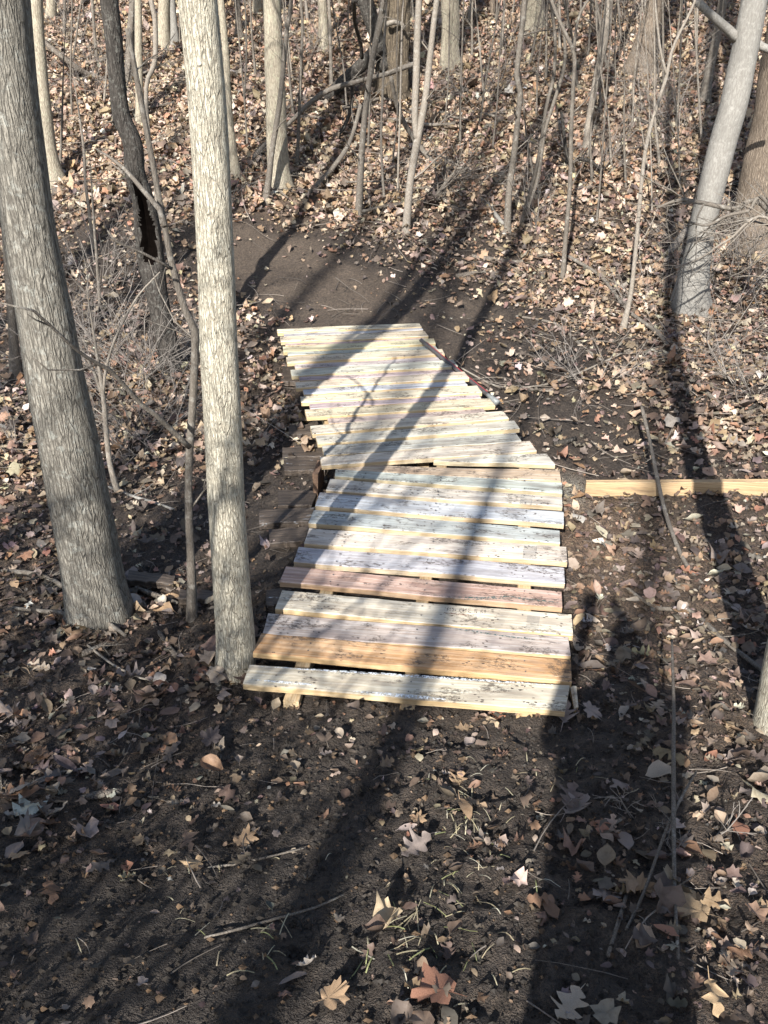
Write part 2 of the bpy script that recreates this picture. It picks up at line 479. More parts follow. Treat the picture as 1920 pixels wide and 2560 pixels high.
crumbs = np.clip(blob(XX, YY, c_tread, (.20, .5)) * 1.1 + 1.0 * sstep(8, 9.5, YY) * den + .45 * den, 0, 1)
saw = blob(XX, YY, c_saw, (.07, .16))
mb = MB(); mb.add(np.stack([XX, YY, ZZ], -1).reshape(-1, 3), [Q], col=np.stack([dry, crumbs, saw], -1).reshape(-1, 3))
ground = mb.build("ground", M['soil'])
ground["kind"] = "structure"

def gz(x, y):
    """height of the ground mesh (bilinear)"""
    x = np.asarray(x, float); y = np.asarray(y, float)
    i = np.clip(np.searchsorted(xs, x) - 1, 0, nx - 2); j = np.clip(np.searchsorted(ys, y) - 1, 0, ny - 2)
    fx = np.clip((x - xs[i]) / (xs[i + 1] - xs[i]), 0, 1); fy = np.clip((y - ys[j]) / (ys[j + 1] - ys[j]), 0, 1)
    return (ZZ[i, j] * (1 - fx) + ZZ[i + 1, j] * fx) * (1 - fy) + (ZZ[i, j + 1] * (1 - fx) + ZZ[i + 1, j + 1] * fx) * fy

# ------------------------------------------------------------------ the boardwalk
def board(name, corners, thick, mats, parent=None, warp=.003, nu=18, ragged=.0012):
    """corners: BL, BR, FR, FL of the top face in the world; own local frame with x along the grain"""
    BL, BR, FR, FL = [np.asarray(c, float) for c in corners]
    ctr = (BL + BR + FR + FL) / 4
    ax = unit((BR - BL) + (FR - FL)); ang = math.atan2(ax[1], ax[0])
    ca, sa = math.cos(-ang), math.sin(-ang)
    def loc(p):
        q = p - ctr; return np.array([q[0] * ca - q[1] * sa, q[0] * sa + q[1] * ca, q[2]])
    BL, BR, FR, FL = map(loc, (BL, BR, FR, FL))
    ph = RNG.random(3) * 6
    rows = []
    for i in range(nu + 1):
        t = i / nu
        f = FL * (1 - t) + FR * t; b = BL * (1 - t) + BR * t
        w = unit(b - f)
        f = f + w * RNG.normal(0, ragged); b = b + w * RNG.normal(0, ragged)
        dz = warp * math.sin(t * 3.1 + ph[0]) + warp * .4 * math.sin(t * 9 + ph[1])
        e = .0035
        up = np.array([0, 0, 1.])
        mid = (f + b) / 2
        rows.append([f - up * thick, f - up * e, f + w * e, mid - up * .0015, b - w * e, b - up * e, b - up * thick])
        rows[-1] = [p + up * dz for p in rows[-1]]
    R = np.array(rows); k = 7
    m = MB(); V = R.reshape(-1, 3)
    top, side = [], []
    for i in range(nu):
        for j in range(k):
            j2 = (j + 1) % k
            q = [i * k + j, (i + 1) * k + j, (i + 1) * k + j2, i * k + j2]
            (top if j in (1, 2, 3, 4) else side).append(q)
    m.v.append(V); m.n = len(V)
    for fs, mi in ((top, 0), (side, 1)):
        m.f.append(np.array(fs)); m.mi.append(np.full(len(fs), mi, dtype=np.int32))
    caps = np.array([[j for j in range(k)][::-1], [nu * k + j for j in range(k)]])
    m.f.append(caps); m.mi.append(np.full(2, 1, dtype=np.int32))
    o = m.build(name, mats, parent, smooth=False)
    o.location = Vector(ctr) - (parent.location if parent else Vector((0, 0, 0)))
    o.rotation_euler = (0, 0, ang)
    return o

c0 = at_z(1030, 1300, 0)
deck = empty("boardwalk", (c0[0], c0[1], -.12))
tag(deck, "curving boardwalk of pale reclaimed planks laid across the muddy hollow", "boardwalk")
PALE, BLUE, GREYB, RED, ORG, LAV, GRN, TAN = (.62,.55,.41), (.465,.485,.505), (.43,.432,.42), (.46,.325,.235), (.54,.335,.16), (.44,.40,.36), (.54,.545,.46), (.50,.40,.29)
CRM, GREY = (.55,.50,.42), (.43,.40,.36)
PL = [ # BL BR FR FL top-surface corners in the photograph, colour, level, label
 ((624,1661),(1425,1712),(1413,1777),(607,1709),CRM,0,"nearest plank, pale with white paint flaking along its edges"),
 ((654,1584),(1427,1647),(1430,1703),(631,1632),ORG,0,"orange brown plank with knots and mud crumbs"),
 ((671,1531),(1420,1591),(1427,1639),(657,1583),GREY,0,"grey stained plank with a bluish right half"),
 ((706,1475),(1429,1535),(1433,1588),(688,1521),PALE,.004,"pale yellow plank with a faded ink stamp"),
 ((716,1416),(1404,1477),(1406,1517),(699,1455),RED,0,"reddish brown plank with a green streak"),
 ((747,1365),(1410,1419),(1412,1459),(734,1403),BLUE,.002,None),
 ((773,1318),(1415,1368),(1418,1406),(760,1356),PALE,.003,"pale plank with a square grey outline near its right end"),
 ((785,1275),(1399,1325),(1400,1357),(771,1308),GREYB,0,None),
 ((800,1231),(1409,1278),(1410,1309),(788,1265),BLUE,.002,"bluish plank with a long dark crack"),
 ((826,1196),(1405,1243),(1406,1266),(815,1225),CRM,.003,None),
 ((839,1174),(1405,1204),(1406,1231),(837,1191),GREYB,0,None),
 ((930,1163),(1398,1174),(1403,1203),(842,1173),TAN,-.006,"tan plank tapering to the left where the walk bends"),
 ((1092,1142),(1366,1134),(1388,1162),(1084,1151),GRN,.003,"short pale greenish wedge shaped plank at the bend"),
 ((800,1143),(1324,1101),(1342,1126),(804,1164),CRM,.012,None),
 ((805,1115),(1289,1080),(1304,1101),(810,1139),LAV,.004,None),
 ((789,1088),(1285,1051),(1299,1071),(794,1107),CRM,.012,None),
 ((775,1063),(1257,1028),(1272,1047),(781,1083),CRM,.012,None),
 ((817,1042),(1204,1016),(1216,1030),(822,1058),LAV,-.006,None),
 ((762,1025),(1223,994),(1238,1012),(767,1043),PALE,.010,None),
 ((773,1010),(1197,986),(1203,994),(776,1023),LAV,-.006,None),
 ((751,991),(1192,963),(1205,980),(753,1006),PALE,.010,None),
 ((757,974),(1159,950),(1169,962),(760,986),BLUE,-.006,None),
 ((738,954),(1160,930),(1173,946),(740,968),PALE,.010,None),
 ((746,938),(1122,916),(1139,930),(749,951),LAV,-.006,None),
 ((726,923),(1133,900),(1144,916),(729,938),GRN,.010,None),
 ((735,907),(1095,892),(1103,902),(738,920),LAV,-.006,None),
 ((715,893),(1105,872),(1112,885),(718,907),PALE,.010,None),
 ((718,880),(1087,861),(1094,871),(720,889),GREYB,-.004,None),
 ((707,865),(1084,847),(1089,859),(708,878),PALE,.010,None),
 ((712,854),(1058,841),(1064,847),(714,864),LAV,-.004,None),
 ((700,842),(1062,827),(1071,839),(702,855),PALE,.010,None),
 ((709,832),(1051,816),(1058,825),(710,840),BLUE,-.004,None),
 ((692,822),(1048,808),(1054,817),(694,831),PALE,.006,None)]
planks = []
for BL, BR, FR, FL, colr, lv, lab in PL:
    th = .028 if lv >= -.002 else .022
    o = board("plank", [at_z(*p, lv) for p in (BL, BR, FR, FL)], th, [M['plank'], M['plank_side']], deck)
    j = RNG.normal(0, .018, 3) + RNG.normal(0, .02)
    o.color = (*np.clip(np.array(colr) + j, .05, .9), 1)
    if lab: o["label"] = lab
    planks.append(o)

def bar(name, pts, w, h, mats, parent=None, top=None):
    """straight timber between two world points (top centre line)"""
    a, b = np.asarray(pts[0], float), np.asarray(pts[1], float)
    s = unit(np.cross(b - a, [0, 0, 1.])) * w / 2
    o = board(name, [a + s * -1, b + s * -1, b + s, a + s], h, mats, parent, warp=.0008, nu=10, ragged=.0005)
    return o
for (a, b, w, cl) in (((727,1752),(921,1160),.058,CRM), ((1018,1772),(1106,1150),.055,TAN), ((1311,1796),(1311,1150),.058,CRM),
                      ((862,1160),(742,824),.06,TAN), ((1060,1145),(880,818),.06,TAN), ((1262,1112),(1022,814),.06,CRM)):
    o = bar("stringer", [at_z(*a, -.034), at_z(*b, -.034)], w, .07, [M['plank_side'], M['plank_side']], deck)
    o.color = (*cl, 1)
o = board("side_cleat", [at_z(*p, -.03) for p in ((1426,1714), (1441,1715), (1446,1768), (1436,1770))], .03, [M['plank'], M['plank_side']], deck, nu=6); o.color = (*PALE, 1)

# printed and pencilled marks on the planks (flat print, built as thin ink shapes lying on the wood)
def ink(name, colr, alpha_noise=.5, scale=130):
    m, nt = new_mat(name); N = NT(nt)
    tc = N.n("TexCoord").outputs["Object"]
    f = N.ramp(N.noise(tc, scale, 4, .7), .42, .6) if scale > 50 else N.ramp(N.noise(tc, scale, 2, .5), -.2, .8)
    p = N.n("BsdfPrincipled"); p.inputs["Base Color"].default_value = (*colr, 1); p.inputs["Roughness"].default_value = .8
    t = N.n("BsdfTransparent"); mx = N.n("MixShader"); N.l(N.math('MULTIPLY', f, alpha_noise), mx.inputs[0])
    N.l(t.outputs[0], mx.inputs[1]); N.l(p.outputs[0], mx.inputs[2])
    o = N.n("OutputMaterial"); N.l(mx.outputs[0], o.inputs[0])
    return m
M['ink'] = ink("stamp_ink", (.10, .07, .06), .8); M['ink_red'] = ink("stamp_ink_red", (.28, .13, .08), .7); M['ink_grey'] = ink("pencil_grey", (.16, .17, .17), .75); M['smudge'] = ink("grey_smudge", (.24, .24, .23), .28, 12); M['ink_green'] = ink("green_streak", (.03, .10, .09), .9)
def marks(plank, quads, mat, name, z=.0062):
    m = MB(); loc = np.array(deck.location)
    for q in quads:
        V = np.array([at_z(x, y, z) for x, y in q]) - loc
        n = len(q)
        m.add(V, [np.arange(n)[None]])
    me = m.mesh(name, mat, False)
    ob = bpy.data.objects.new(name, me); COL.objects.link(ob); ob.parent = plank
    ob.matrix_parent_inverse = (Matrix.Translation(plank.location) @ plank.rotation_euler.to_matrix().to_4x4()).inverted()
    return ob
def rect(x0, y0, x1, y1, sh=.076): # sheared to follow the plank
    return [(x0, y0 + sh * 0), (x1, y0 + sh * (x1 - x0)), (x1 - .12 * (y1 - y0), y1 + sh * (x1 - x0)), (x0 - .12 * (y1 - y0), y1)]
bars = [rect(x, 1517 + .075 * (x - 1110), x + w, 1525 + .075 * (x - 1110) + dh) for x, w, dh in ((1112,2,1),(1118,4,3),(1125,2,2),(1130,5,3),(1138,2,0),(1148,2,2),(1152,2,3),(1157,3,2),(1164,2,0),(1171,2,1),(1186,3,1),(1191,2,2),(1202,2,3),(1206,2,1),(1211,3,2))]
marks(planks[3], bars, M['ink'], "ink_stamp", .0092)
marks(planks[3], [rect(1109, 1530, 1140, 1534), rect(1144, 1534, 1172, 1537)], M['ink_red'], "ink_stamp", .0090)
def outline(x0, y0, x1, y1, t=1.2, sh=.076):
    return [rect(x0, y0, x1, y0 + t, sh), rect(x0 - .12 * (y1 - y0), y1 - t, x1 - .12 * (y1 - y0), y1, sh), rect(x0, y0, x0 + t, y1, sh), rect(x1 - t, y0 + sh * (x1 - x0), x1, y1 + sh * (x1 - x0), 0)]
for pk, (x0, y0, x1, y1) in ((6, (1310, 1364, 1343, 1396)), (9, (1302, 1236, 1332, 1260))):
    ob = marks(planks[pk], outline(x0, y0, x1, y1), M['ink_grey'], "pencil_outline", .0082)
    marks(planks[pk], [rect(x0 + 1, y0 + 1, x1 - 1, y1 - 1)], M['smudge'], "grey_smudge", .0076)
marks(planks[3], [rect(1318, 1538, 1350, 1572)], M['smudge'], "grey_smudge", .0085)
# nail heads, two at each stringer
M['nail'] = flat_mat("nail_steel", (.10, .09, .085), .5)
for k_ in range(11):
    BL, BR, FR, FL = PL[k_][:4]; qs = []
    for (sa, sb) in (((727,1752),(921,1160)), ((1018,1772),(1106,1150)), ((1311,1796),(1311,1150))):
        for t_ in (.25, .75):
            e0 = np.array(BL) * (1 - t_) + np.array(FL) * t_; e1 = np.array(BR) * (1 - t_) + np.array(FR) * t_
            f_ = .5
            for _ in range(4):
                pt = e0 * (1 - f_) + e1 * f_; xs_ = sa[0] + (sb[0] - sa[0]) * (pt[1] - sa[1]) / (sb[1] - sa[1]); f_ = (xs_ - e0[0]) / (e1[0] - e0[0])
            pt = e0 * (1 - f_) + e1 * f_ + RNG.normal(0, 2.5, 2)
            qs.append([(pt[0] + 2.0 * math.cos(a), pt[1] + 1.6 * math.sin(a)) for a in np.linspace(0, 2 * math.pi, 8, endpoint=False)[::-1]])
    ob = marks(planks[k_], qs, M['nail'], "nail_heads", .0065 + max(0, PL[k_][5])); ob["kind"] = "stuff"
M['paint'] = ink("white_paint", (.72, .75, .76), .95)
def streak(pts, w):
    n = len(pts); out = []
    for i in range(n - 1):
        w0 = w * math.sin(math.pi * (i + .05) / n); w1 = w * math.sin(math.pi * (i + 1.05) / n)
        (x0, y0), (x1, y1) = pts[i], pts[i + 1]
        out.append([(x0, y0 - w0), (x1, y1 - w1), (x1, y1 + w1), (x0, y0 + w0)])
    return out
for st_ in (streak([(628 + k * 42, 1664 + k * 42 * .0635 + (1 if k % 2 else -.5)) for k in range(19)], 3.2), streak([(620 + k * 24, 1698 + k * 24 * .085) for k in range(8)], 3), streak([(880 + k * 26, 1728 + k * 26 * .088) for k in range(10)], 4.5)):
    marks(planks[0], st_, M['paint'], "paint_flakes", .0055)
marks(planks[4], streak([(1080,1487),(1120,1492),(1160,1493),(1205,1495),(1240,1492),(1275,1491),(1310,1497),(1350,1501),(1395,1506)], 2.2) + streak([(1095,1493),(1140,1497),(1190,1499),(1240,1496),(1280,1495)], 1.2), M['ink_green'], "green_streak", .0055)
marks(planks[2], streak([(1090,1566),(1140,1572),(1190,1579),(1240,1587),(1290,1594),(1340,1599)], 1.6), M['ink_green'], "green_streak", .0055)

# ------------------------------------------------------------------ old sunken planks to the left of the walk
OLD = [ # corners, paint flakes, label
 (((695,1226),(795,1225),(779,1262),(696,1265)),.0,"short black sunken plank under the bluish plank end"),
 (((647,1272),(787,1270),(772,1305),(648,1307)),.35,"long black sunken plank with a few white paint flakes"),
 (((671,1320),(775,1316),(760,1354),(674,1356)),.0,"dark olive sunken plank with a dry leaf on its corner"),
 (((709,1146),(812,1143),(812,1174),(711,1177)),.9,"black sunken plank streaked with white paint at the bend"),
 (((706,1116),(812,1113),(812,1139),(706,1141)),.1,"dark sunken plank just beyond the white streaked one"),
 (((722,1062),(800,1058),(800,1078),(722,1086)),.0,"dark rotten plank end below the far section"),
 (((706,917),(740,915),(760,952),(707,955)),.0,"brown plank end sticking out under the far section"),
 (((667,1471),(715,1470),(700,1513),(664,1511)),1.0,"plank end with flaking white paint beside the thin trunk"),
 (((322,1424),(438,1440),(432,1462),(318,1448)),.0,"dark fallen plank between the two nearest trunks"),
 (((450,1470),(535,1478),(530,1500),(446,1494)),.0,"dark rotten plank behind the slim pale trunk")]
for cs, fl, lab in OLD:
    cx, cy = sum(c[0] for c in cs) / 4, sum(c[1] for c in cs) / 4
    zt = G(cx, cy)[2] + .045
    if lab.startswith("plank end") : zt = -.06
    o = board("sunken_plank", [at_z(*p, zt) for p in cs], .035, [M['old_wood'], M['old_wood']], None, warp=.004, nu=12, ragged=.003)
    o.color = (.1, .08, .07, fl)
    tag(o, lab, "plank", "old sunken planks beside the boardwalk")
# brown block standing on edge beside the bend
a0 = at_z(788, 1243, -.22); a1 = at_z(785, 1200, -.22)
m = MB(); w_ = .03; d_ = .17; h_ = .17
V = np.array([[x, y, z] for x in (-.016, .016) for y in (-.085, .085) for z in (0, .17)]) + RNG.normal(0, .003, (8, 3))
m.add(V, [np.array([[0,1,3,2],[4,6,7,5],[0,4,5,1],[2,3,7,6],[0,2,6,4],[1,5,7,3]])])
o = m.build("wood_block", flat_mat("brown_block", (.16, .10, .065), .8, .4, 40), smooth=False)
p = G(792, 1246); o.location = (p[0], p[1] + .09, p[2] - .02); o.rotation_euler = (0, .06, -.12)
tag(o, "brown wooden block standing on edge at the bend of the walk", "block")

# lumber lying on the right
zl = G(1600, 1225)[2]
zr = G(1930, 1225)[2]
p0 = at_z(1466, 1207, zl + .07); p1 = at_z(1990, 1204, max(zl, zr) + .10)
p1 = p0 + (p1 - p0) * 1.5
sd = unit(np.cross(p1 - p0, [0, 0, 1.])); 
def timber_mat():
    m, nt = new_mat("timber_wood"); N = NT(nt); tc = N.n("TexCoord").outputs["Object"]
    g_ = N.noise(N.mapping(tc, (1.0, 50, 50)), 3, 5, .6); bl = N.noise(N.mapping(tc, (2, 12, 12)), 3, 4, .65)
    c = N.mix(N.ramp(g_, .3, .7), (.30, .20, .105), (.46, .33, .19)); c = N.mix(N.math('MULTIPLY', N.ramp(bl, .5, .7), .6), c, (.17, .12, .08))
    N.finish(c, .75, g_, .4, .003, .25); return m
M['timber'] = timber_mat()
o = board("timber", [p0 - sd * .038, p1 - sd * .038, p1, p0], .085, [M['timber'], M['timber']], None, warp=.001, ragged=.0004)
o.color = (.46, .33, .18, 1)
tag(o, "long honey coloured timber lying on the leaves right of the boardwalk", "timber")

# steel bar leaning over the far right edge of the walk
A = at_z(1053, 851, .062); B = at_z(1240, 1004, -.055)
P_ = smooth_path([A, A * .5 + B * .5 + np.array([0, 0, -.004]), B], .03)
bar_t = empty("digging_bar", (B[0], B[1], B[2]))
tag(bar_t, "dark metal bar with a red side leaning across the plank ends", "bar")
def steel(name, c, r):
    m, nt = new_mat(name); N = NT(nt); tc = N.n("TexCoord").outputs["Object"]; a = N.noise(tc, 40, 5, .7)
    p, o = N.finish(N.mix(N.ramp(a, .35, .7), tuple(x * .6 for x in c), c), r, a, .15, .002, .5); return m
M['steel'] = steel("dark_steel", (.075, .068, .066), .45); M['redp'] = steel("red_paint", (.42, .05, .055), .5)
mb = MB(); mb.add(*tube(P_, np.full(len(P_), .0145), 14)); o = mb.build("shaft", M['steel'], bar_t, origin=B)
mb = MB(); mb.add(*tube(P_[2:-4] + np.array([.007, .006, .003]), np.full(len(P_) - 6, .0108), 10)); o = mb.build("red_side", M['redp'], bar_t, origin=B); o["label"] = "red painted side of the bar"
mb = MB(); q = unit(P_[0] - P_[1]); mb.add(*tube([P_[0] - q * .012, P_[0] + q * .004, P_[0] + q * .010], [.0148, .0152, .010], 14)); o = mb.build("end_cap", M['steel'], bar_t, origin=B)
mb = MB(); q = unit(P_[-1] - P_[-2]); mb.add(*tube([P_[-1] - q * .12, P_[-1] - q * .06, P_[-1] + q * .02], [.013, .018, .022], 10)); o = mb.build("blade_socket", steel("grey_steel", (.22, .23, .22), .5), bar_t, origin=B)

# ------------------------------------------------------------------ trees
def trunk_path(px, Y=None, lean_y=0.0):
    """pixel rows (x, y, width) -> rows (x, y, z, radius) in the upright plane through the base"""
    base = G(px[0][0], px[0][1])
    r0 = px[0][2] * depth(base) / F / 2
    base = base + np.array([base[0] / base[1] * r0, r0, 0]); base[2] = float(gfull(base[0], base[1]))
    Y0 = base[1] if Y is None else Y
    rows = []
    for x, y, w in px:
        p = at_y(x, y, Y0)
        rows.append([*p, w * depth(p) / F / 2])
    rows = np.array(rows)
    rows[:, 1] += lean_y * (rows[:, 2] - rows[0, 2])
    return base, rows

def make_trunk(rows, H, sides=22, step=.06, flare=.35, lump=.04, wob=.03, top=.3, sink=.12, seed=0, hollow=None):
    R = np.random.default_rng(seed + 5)
    rows = np.array(rows)
    base_z = rows[0, 2]
    d = unit(rows[-1, :3] - rows[max(0, len(rows) - 3), :3])
    if d[2] < .3: d = np.array([d[0], d[1], .3]); d = unit(d)
    ext = []
    p = rows[-1].copy(); rr0 = p[3]
    zt = base_z + H
    while p[2] < zt:
        d = unit(d * .93 + np.array([0, 0, .07]) + R.normal(0, wob, 3))
        q = p.copy(); q[:3] = p[:3] + d * .6
        f = (q[2] - rows[-1, 2]) / max(.1, zt - rows[-1, 2])
        q[3] = rr0 * max(.12, 1 - (1 - top) * f ** .9)
        ext.append(q); p = q
    bot = rows[0].copy(); bot[2] -= sink + rows[0, 3] * .6
    if len(rows) > 1:
        dd = rows[0, :3] - rows[1, :3]; dd /= abs(dd[2]) + 1e-6; bot[:2] = rows[0, :2] + dd[:2] * sink
    allr = np.vstack([bot, rows] + ([np.array(ext)] if ext else []))
    S = smooth_path(allr, step)
    # keep it upright-ordered and coarser above the picture
    zrel = S[:, 2] - base_z
    keep = (zrel < 3.6) | (np.arange(len(S)) % 4 == 0); keep[-1] = True
    S = S[keep]; zrel = S[:, 2] - base_z
    ph = R.random(6) * 6.28
    def rf(Rm, th, n, b):
        z = zrel[:, None]
        fl = flare * np.exp(-np.clip(z, -.1, 9) / .13) * (1 + .45 * np.sin(3 * th + ph[0]) + .3 * np.sin(5 * th + ph[1]))
        lm = lump * (np.sin(z * 3.1 + 2 * th + ph[2]) + .7 * np.sin(z * 7.3 - th + ph[3]) + .5 * np.sin(z * 13 + 3 * th + ph[4]))
        out = Rm * (1 + fl + lm)
        if hollow is not None: out = hollow(out, th, n, b, S)
        return out
    V, Fc = tube(S[:, :3], S[:, 3], sides, rf)
    return S, V, Fc

def make_crown(S, H0, n, L, seed, depth_=2, kids=4, mat=None, parent=None, origin=None, name="crown"):
    R = np.random.default_rng(seed)
    mb = MB()
    top = S[-1, 2]
    cand = np.where(S[:, 2] > H0)[0]
    if len(cand) < 2: cand = np.arange(len(S) - 4, len(S))
    for k in range(n):
        i = cand[int((k + R.random()) / n * (len(cand) - 1))]
        a = R.random() * 6.28
        d = np.array([math.cos(a), math.sin(a), R.uniform(.3, 1.1)])
        f = 1 - .5 * (S[i, 2] - H0) / max(.1, top - H0)
        limb(mb, S[i, :3], d, L * f * R.uniform(.7, 1.2), max(.006, S[i, 3] * .42), depth_, .12, .05, kids, 6, .55, .0035)
    limb(mb, S[-1, :3], unit(S[-1, :3] - S[-2, :3]), L * .9, S[-1, 3] * .95, depth_, .1, .05, kids, 6, .55, .0035)
    return mb.build(name, mat, parent, origin=origin)

def tree(label, px, bark, H=13, name="bare_tree", group=None, crown=None, Y=None, cat="tree", seed=None, **kw):
    seed = int(px[0][0] * 7 + px[0][1]) if seed is None else seed
    base, rows = trunk_path(px, Y)
    t = empty(name, base); tag(t, label, cat, group)
    S, V, Fc = make_trunk(rows, H, seed=seed, **kw)
    mb = MB(); mb.add(V, Fc); mb.build("trunk", M[bark], t, origin=base)
    n, L, h0 = crown or (9, 2.4, 4.0)
    if n: make_crown(S, base[2] + h0, n, L, seed, mat=M[bark if bark != 'bark_dark' else 'stem'], parent=t, origin=base)
    return t, S, base

GT = "trees standing on the leafy slope"
S1_ = tree("thick grey furrowed trunk leaning along the left edge, nearest tree", [(258,1592,172),(240,1480,152),(205,1280,145),(160,1060,142),(123,850,136),(70,560,130),(38,300,130),(8,0,128)], 'bark_grey', 15, flare=.22, sides=40, step=.035, lump=.025, crown=(11, 2.8, 5))
S2_ = tree("slim pale straight trunk touching the near left corner of the boardwalk", [(585,1702,92),(588,1610,96),(581,1480,94),(567,1280,91),(552,960,92),(538,640,91),(522,320,96),(495,0,99)], 'bark_pale', 15, flare=.16, sides=40, step=.035, lump=.02, crown=(11, 2.6, 5.5))

# dark crooked hollow tree
cav = np.array([at_y(x, y, 5.4)[2] for x, y in ((360,445),(372,640))])
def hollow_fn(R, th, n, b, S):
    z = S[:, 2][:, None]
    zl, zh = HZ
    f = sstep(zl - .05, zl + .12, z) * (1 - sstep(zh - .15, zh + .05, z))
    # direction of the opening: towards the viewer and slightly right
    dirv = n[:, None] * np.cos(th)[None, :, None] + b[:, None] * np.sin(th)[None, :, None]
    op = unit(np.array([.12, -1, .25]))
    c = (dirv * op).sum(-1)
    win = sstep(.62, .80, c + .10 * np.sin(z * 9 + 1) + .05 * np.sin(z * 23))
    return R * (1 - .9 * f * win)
pxs = [(436,945,62),(420,860,54),(406,796,50),(388,723,54),(378,651,62),(371,579,62),(359,506,54),(338,434,50),(331,362,50),(304,289,46),(292,181,43),(272,0,45)]
b_, r_ = trunk_path(pxs)
HZ = (at_y(375, 655, b_[1])[2], at_y(365, 440, b_[1])[2])
t = empty("bare_tree", b_); tag(t, "dark crooked tree with a hollow split in its trunk", "tree", GT)
S, V, Fc = make_trunk(r_, 10, sides=96, step=.016, flare=.15, lump=.05, seed=3, hollow=hollow_fn)
mb = MB(); mb.add(V, Fc)
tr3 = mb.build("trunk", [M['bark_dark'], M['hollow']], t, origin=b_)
make_crown(S, b_[2] + 4, 8, 2.0, 33, mat=M['stem'], parent=t, origin=b_)

tree("mossy based straight tree close behind the thick left trunk", [(136,476,62),(124,400,42),(112,300,38),(100,175,34),(90,0,34)], 'bark_hill', 14, group=GT, flare=.4)
t5, S5, b5 = tree("pale tree with a flared foot up the slope behind the dirt trail", [(702,486,62),(697,430,54),(692,330,50),(686,175,47),(680,0,46)], 'bark_hill', 14, group=GT, flare=.30)
tree("pale straight trunk high on the slope right of the dead tree", [(1125,182,50),(1125,120,46),(1126,60,46),(1126,0,46)], 'bark_hill', 14, group=GT)
tree("yellowish trunk at the top edge right of centre", [(1335,90,58),(1337,50,46),(1339,0,44)], 'bark_hill', 14, group=GT)
t9, S9, b9 = tree("smooth grey leaning trunk near the right edge with a flared foot", [(1722,800,112),(1728,740,92),(1742,650,70),(1757,560,64),(1802,380,64),(1850,190,66),(1886,0,66)], 'bark_smooth', 14, group=GT, flare=.25, sides=34, crown=(10, 2.5, 4.5))
tree("broad brown trunk cut by the right edge of the view", [(1895,640,150),(1915,500,140),(1945,330,130),(1975,120,126),(1990,0,124)], 'bark_brown', 13, group=GT, flare=.2, sides=34)
tree("leaning thick brown trunk near the top right corner", [(1597,195,84),(1610,130,66),(1628,60,50),(1646,0,46)], 'bark_brown', 12, group=GT)
tree("slender pinkish trunk right of centre with a long gentle lean", [(1464,388,17),(1471,312,15),(1482,244,17),(1495,176,18),(1512,95,20),(1523,0,20)], 'stem_pale', 10, group=GT, crown=(8, 1.8, 3), flare=.5, step=.12, sides=14)
tree("thin grey trunk leaning behind the smooth right trunk", [(1760,268,26),(1772,180,24),(1790,100,22),(1808,0,22)], 'stem', 11, group=GT, step=.1, sides=14)
tree("brown trunk just behind the dark hollow tree", [(324,215,24),(326,108,22),(334,0,22)], 'stem', 11, group=GT, step=.1, sides=14)
tree("thin pale trunk right of the dark hollow tree", [(349,322,20),(348,217,19),(346,72,18),(345,0,17)], 'bark_hill', 11, group=GT, step=.1, sides=14)
tree("yellowish trunk high up between hollow tree and slim pale trunk", [(408,128,34),(409,70,30),(411,0,29)], 'bark_hill', 13, group=GT)
tree("light grey trunk beside the yellowish one at top left", [(436,122,22),(434,70,19),(428,0,19)], 'bark_smooth', 12, group=GT)
tree("dark slim trunk behind the slim pale trunk at the top", [(597,100,18),(596,50,15),(592,0,15)], 'stem', 10, group=GT, step=.1, sides=14)
tree("pale stub of a trunk just right of the slim pale trunk", [(592,452,26),(586,400,20),(577,330,19),(570,240,18),(566,150,17)], 'bark_hill', 9, group=GT, step=.1, sides=14)
tree("pale trunk left of the dead tree near the top", [(809,132,28),(808,70,24),(806,0,24)], 'bark_hill', 12, group=GT)
tree("thin pale trunk at the top edge left of the dead tree", [(852,22,14),(852,0,13),(851,-40,13)], 'bark_hill', 10, group=GT, step=.1, sides=12)
tree("short looking pale trunk at the top left corner", [(126,58,26),(128,20,24),(130,-20,24)], 'bark_hill', 12, group=GT, step=.1, sides=14)
tree("pale trunk top left of centre above the slope", [(643,40,22),(643,0,20),(643,-40,20)], 'bark_hill', 12, group=GT, step=.1, sides=14)
tree("thin brown trunk near the top right of the pale straight trunk", [(1233,48,13),(1232,20,12),(1232,-30,12)], 'bark_brown', 10, group=GT, step=.1, sides=12)
tree("dim thin trunk at the left edge behind the thick grey trunk", [(42,950,26),(30,800,22),(20,660,20),(8,480,20),(0,300,20)], 'stem', 9, group=GT, step=.08, sides=14, crown=(7, 1.5, 3))

# root foot of a tree at the right edge
tree("pale tree foot cut off by the right edge of the foreground", [(1975,1880,190),(1985,1700,150),(2010,1500,140),(2035,1200,138),(2060,900,136)], 'bark_pale', 13, flare=.25, sides=34, step=.05)

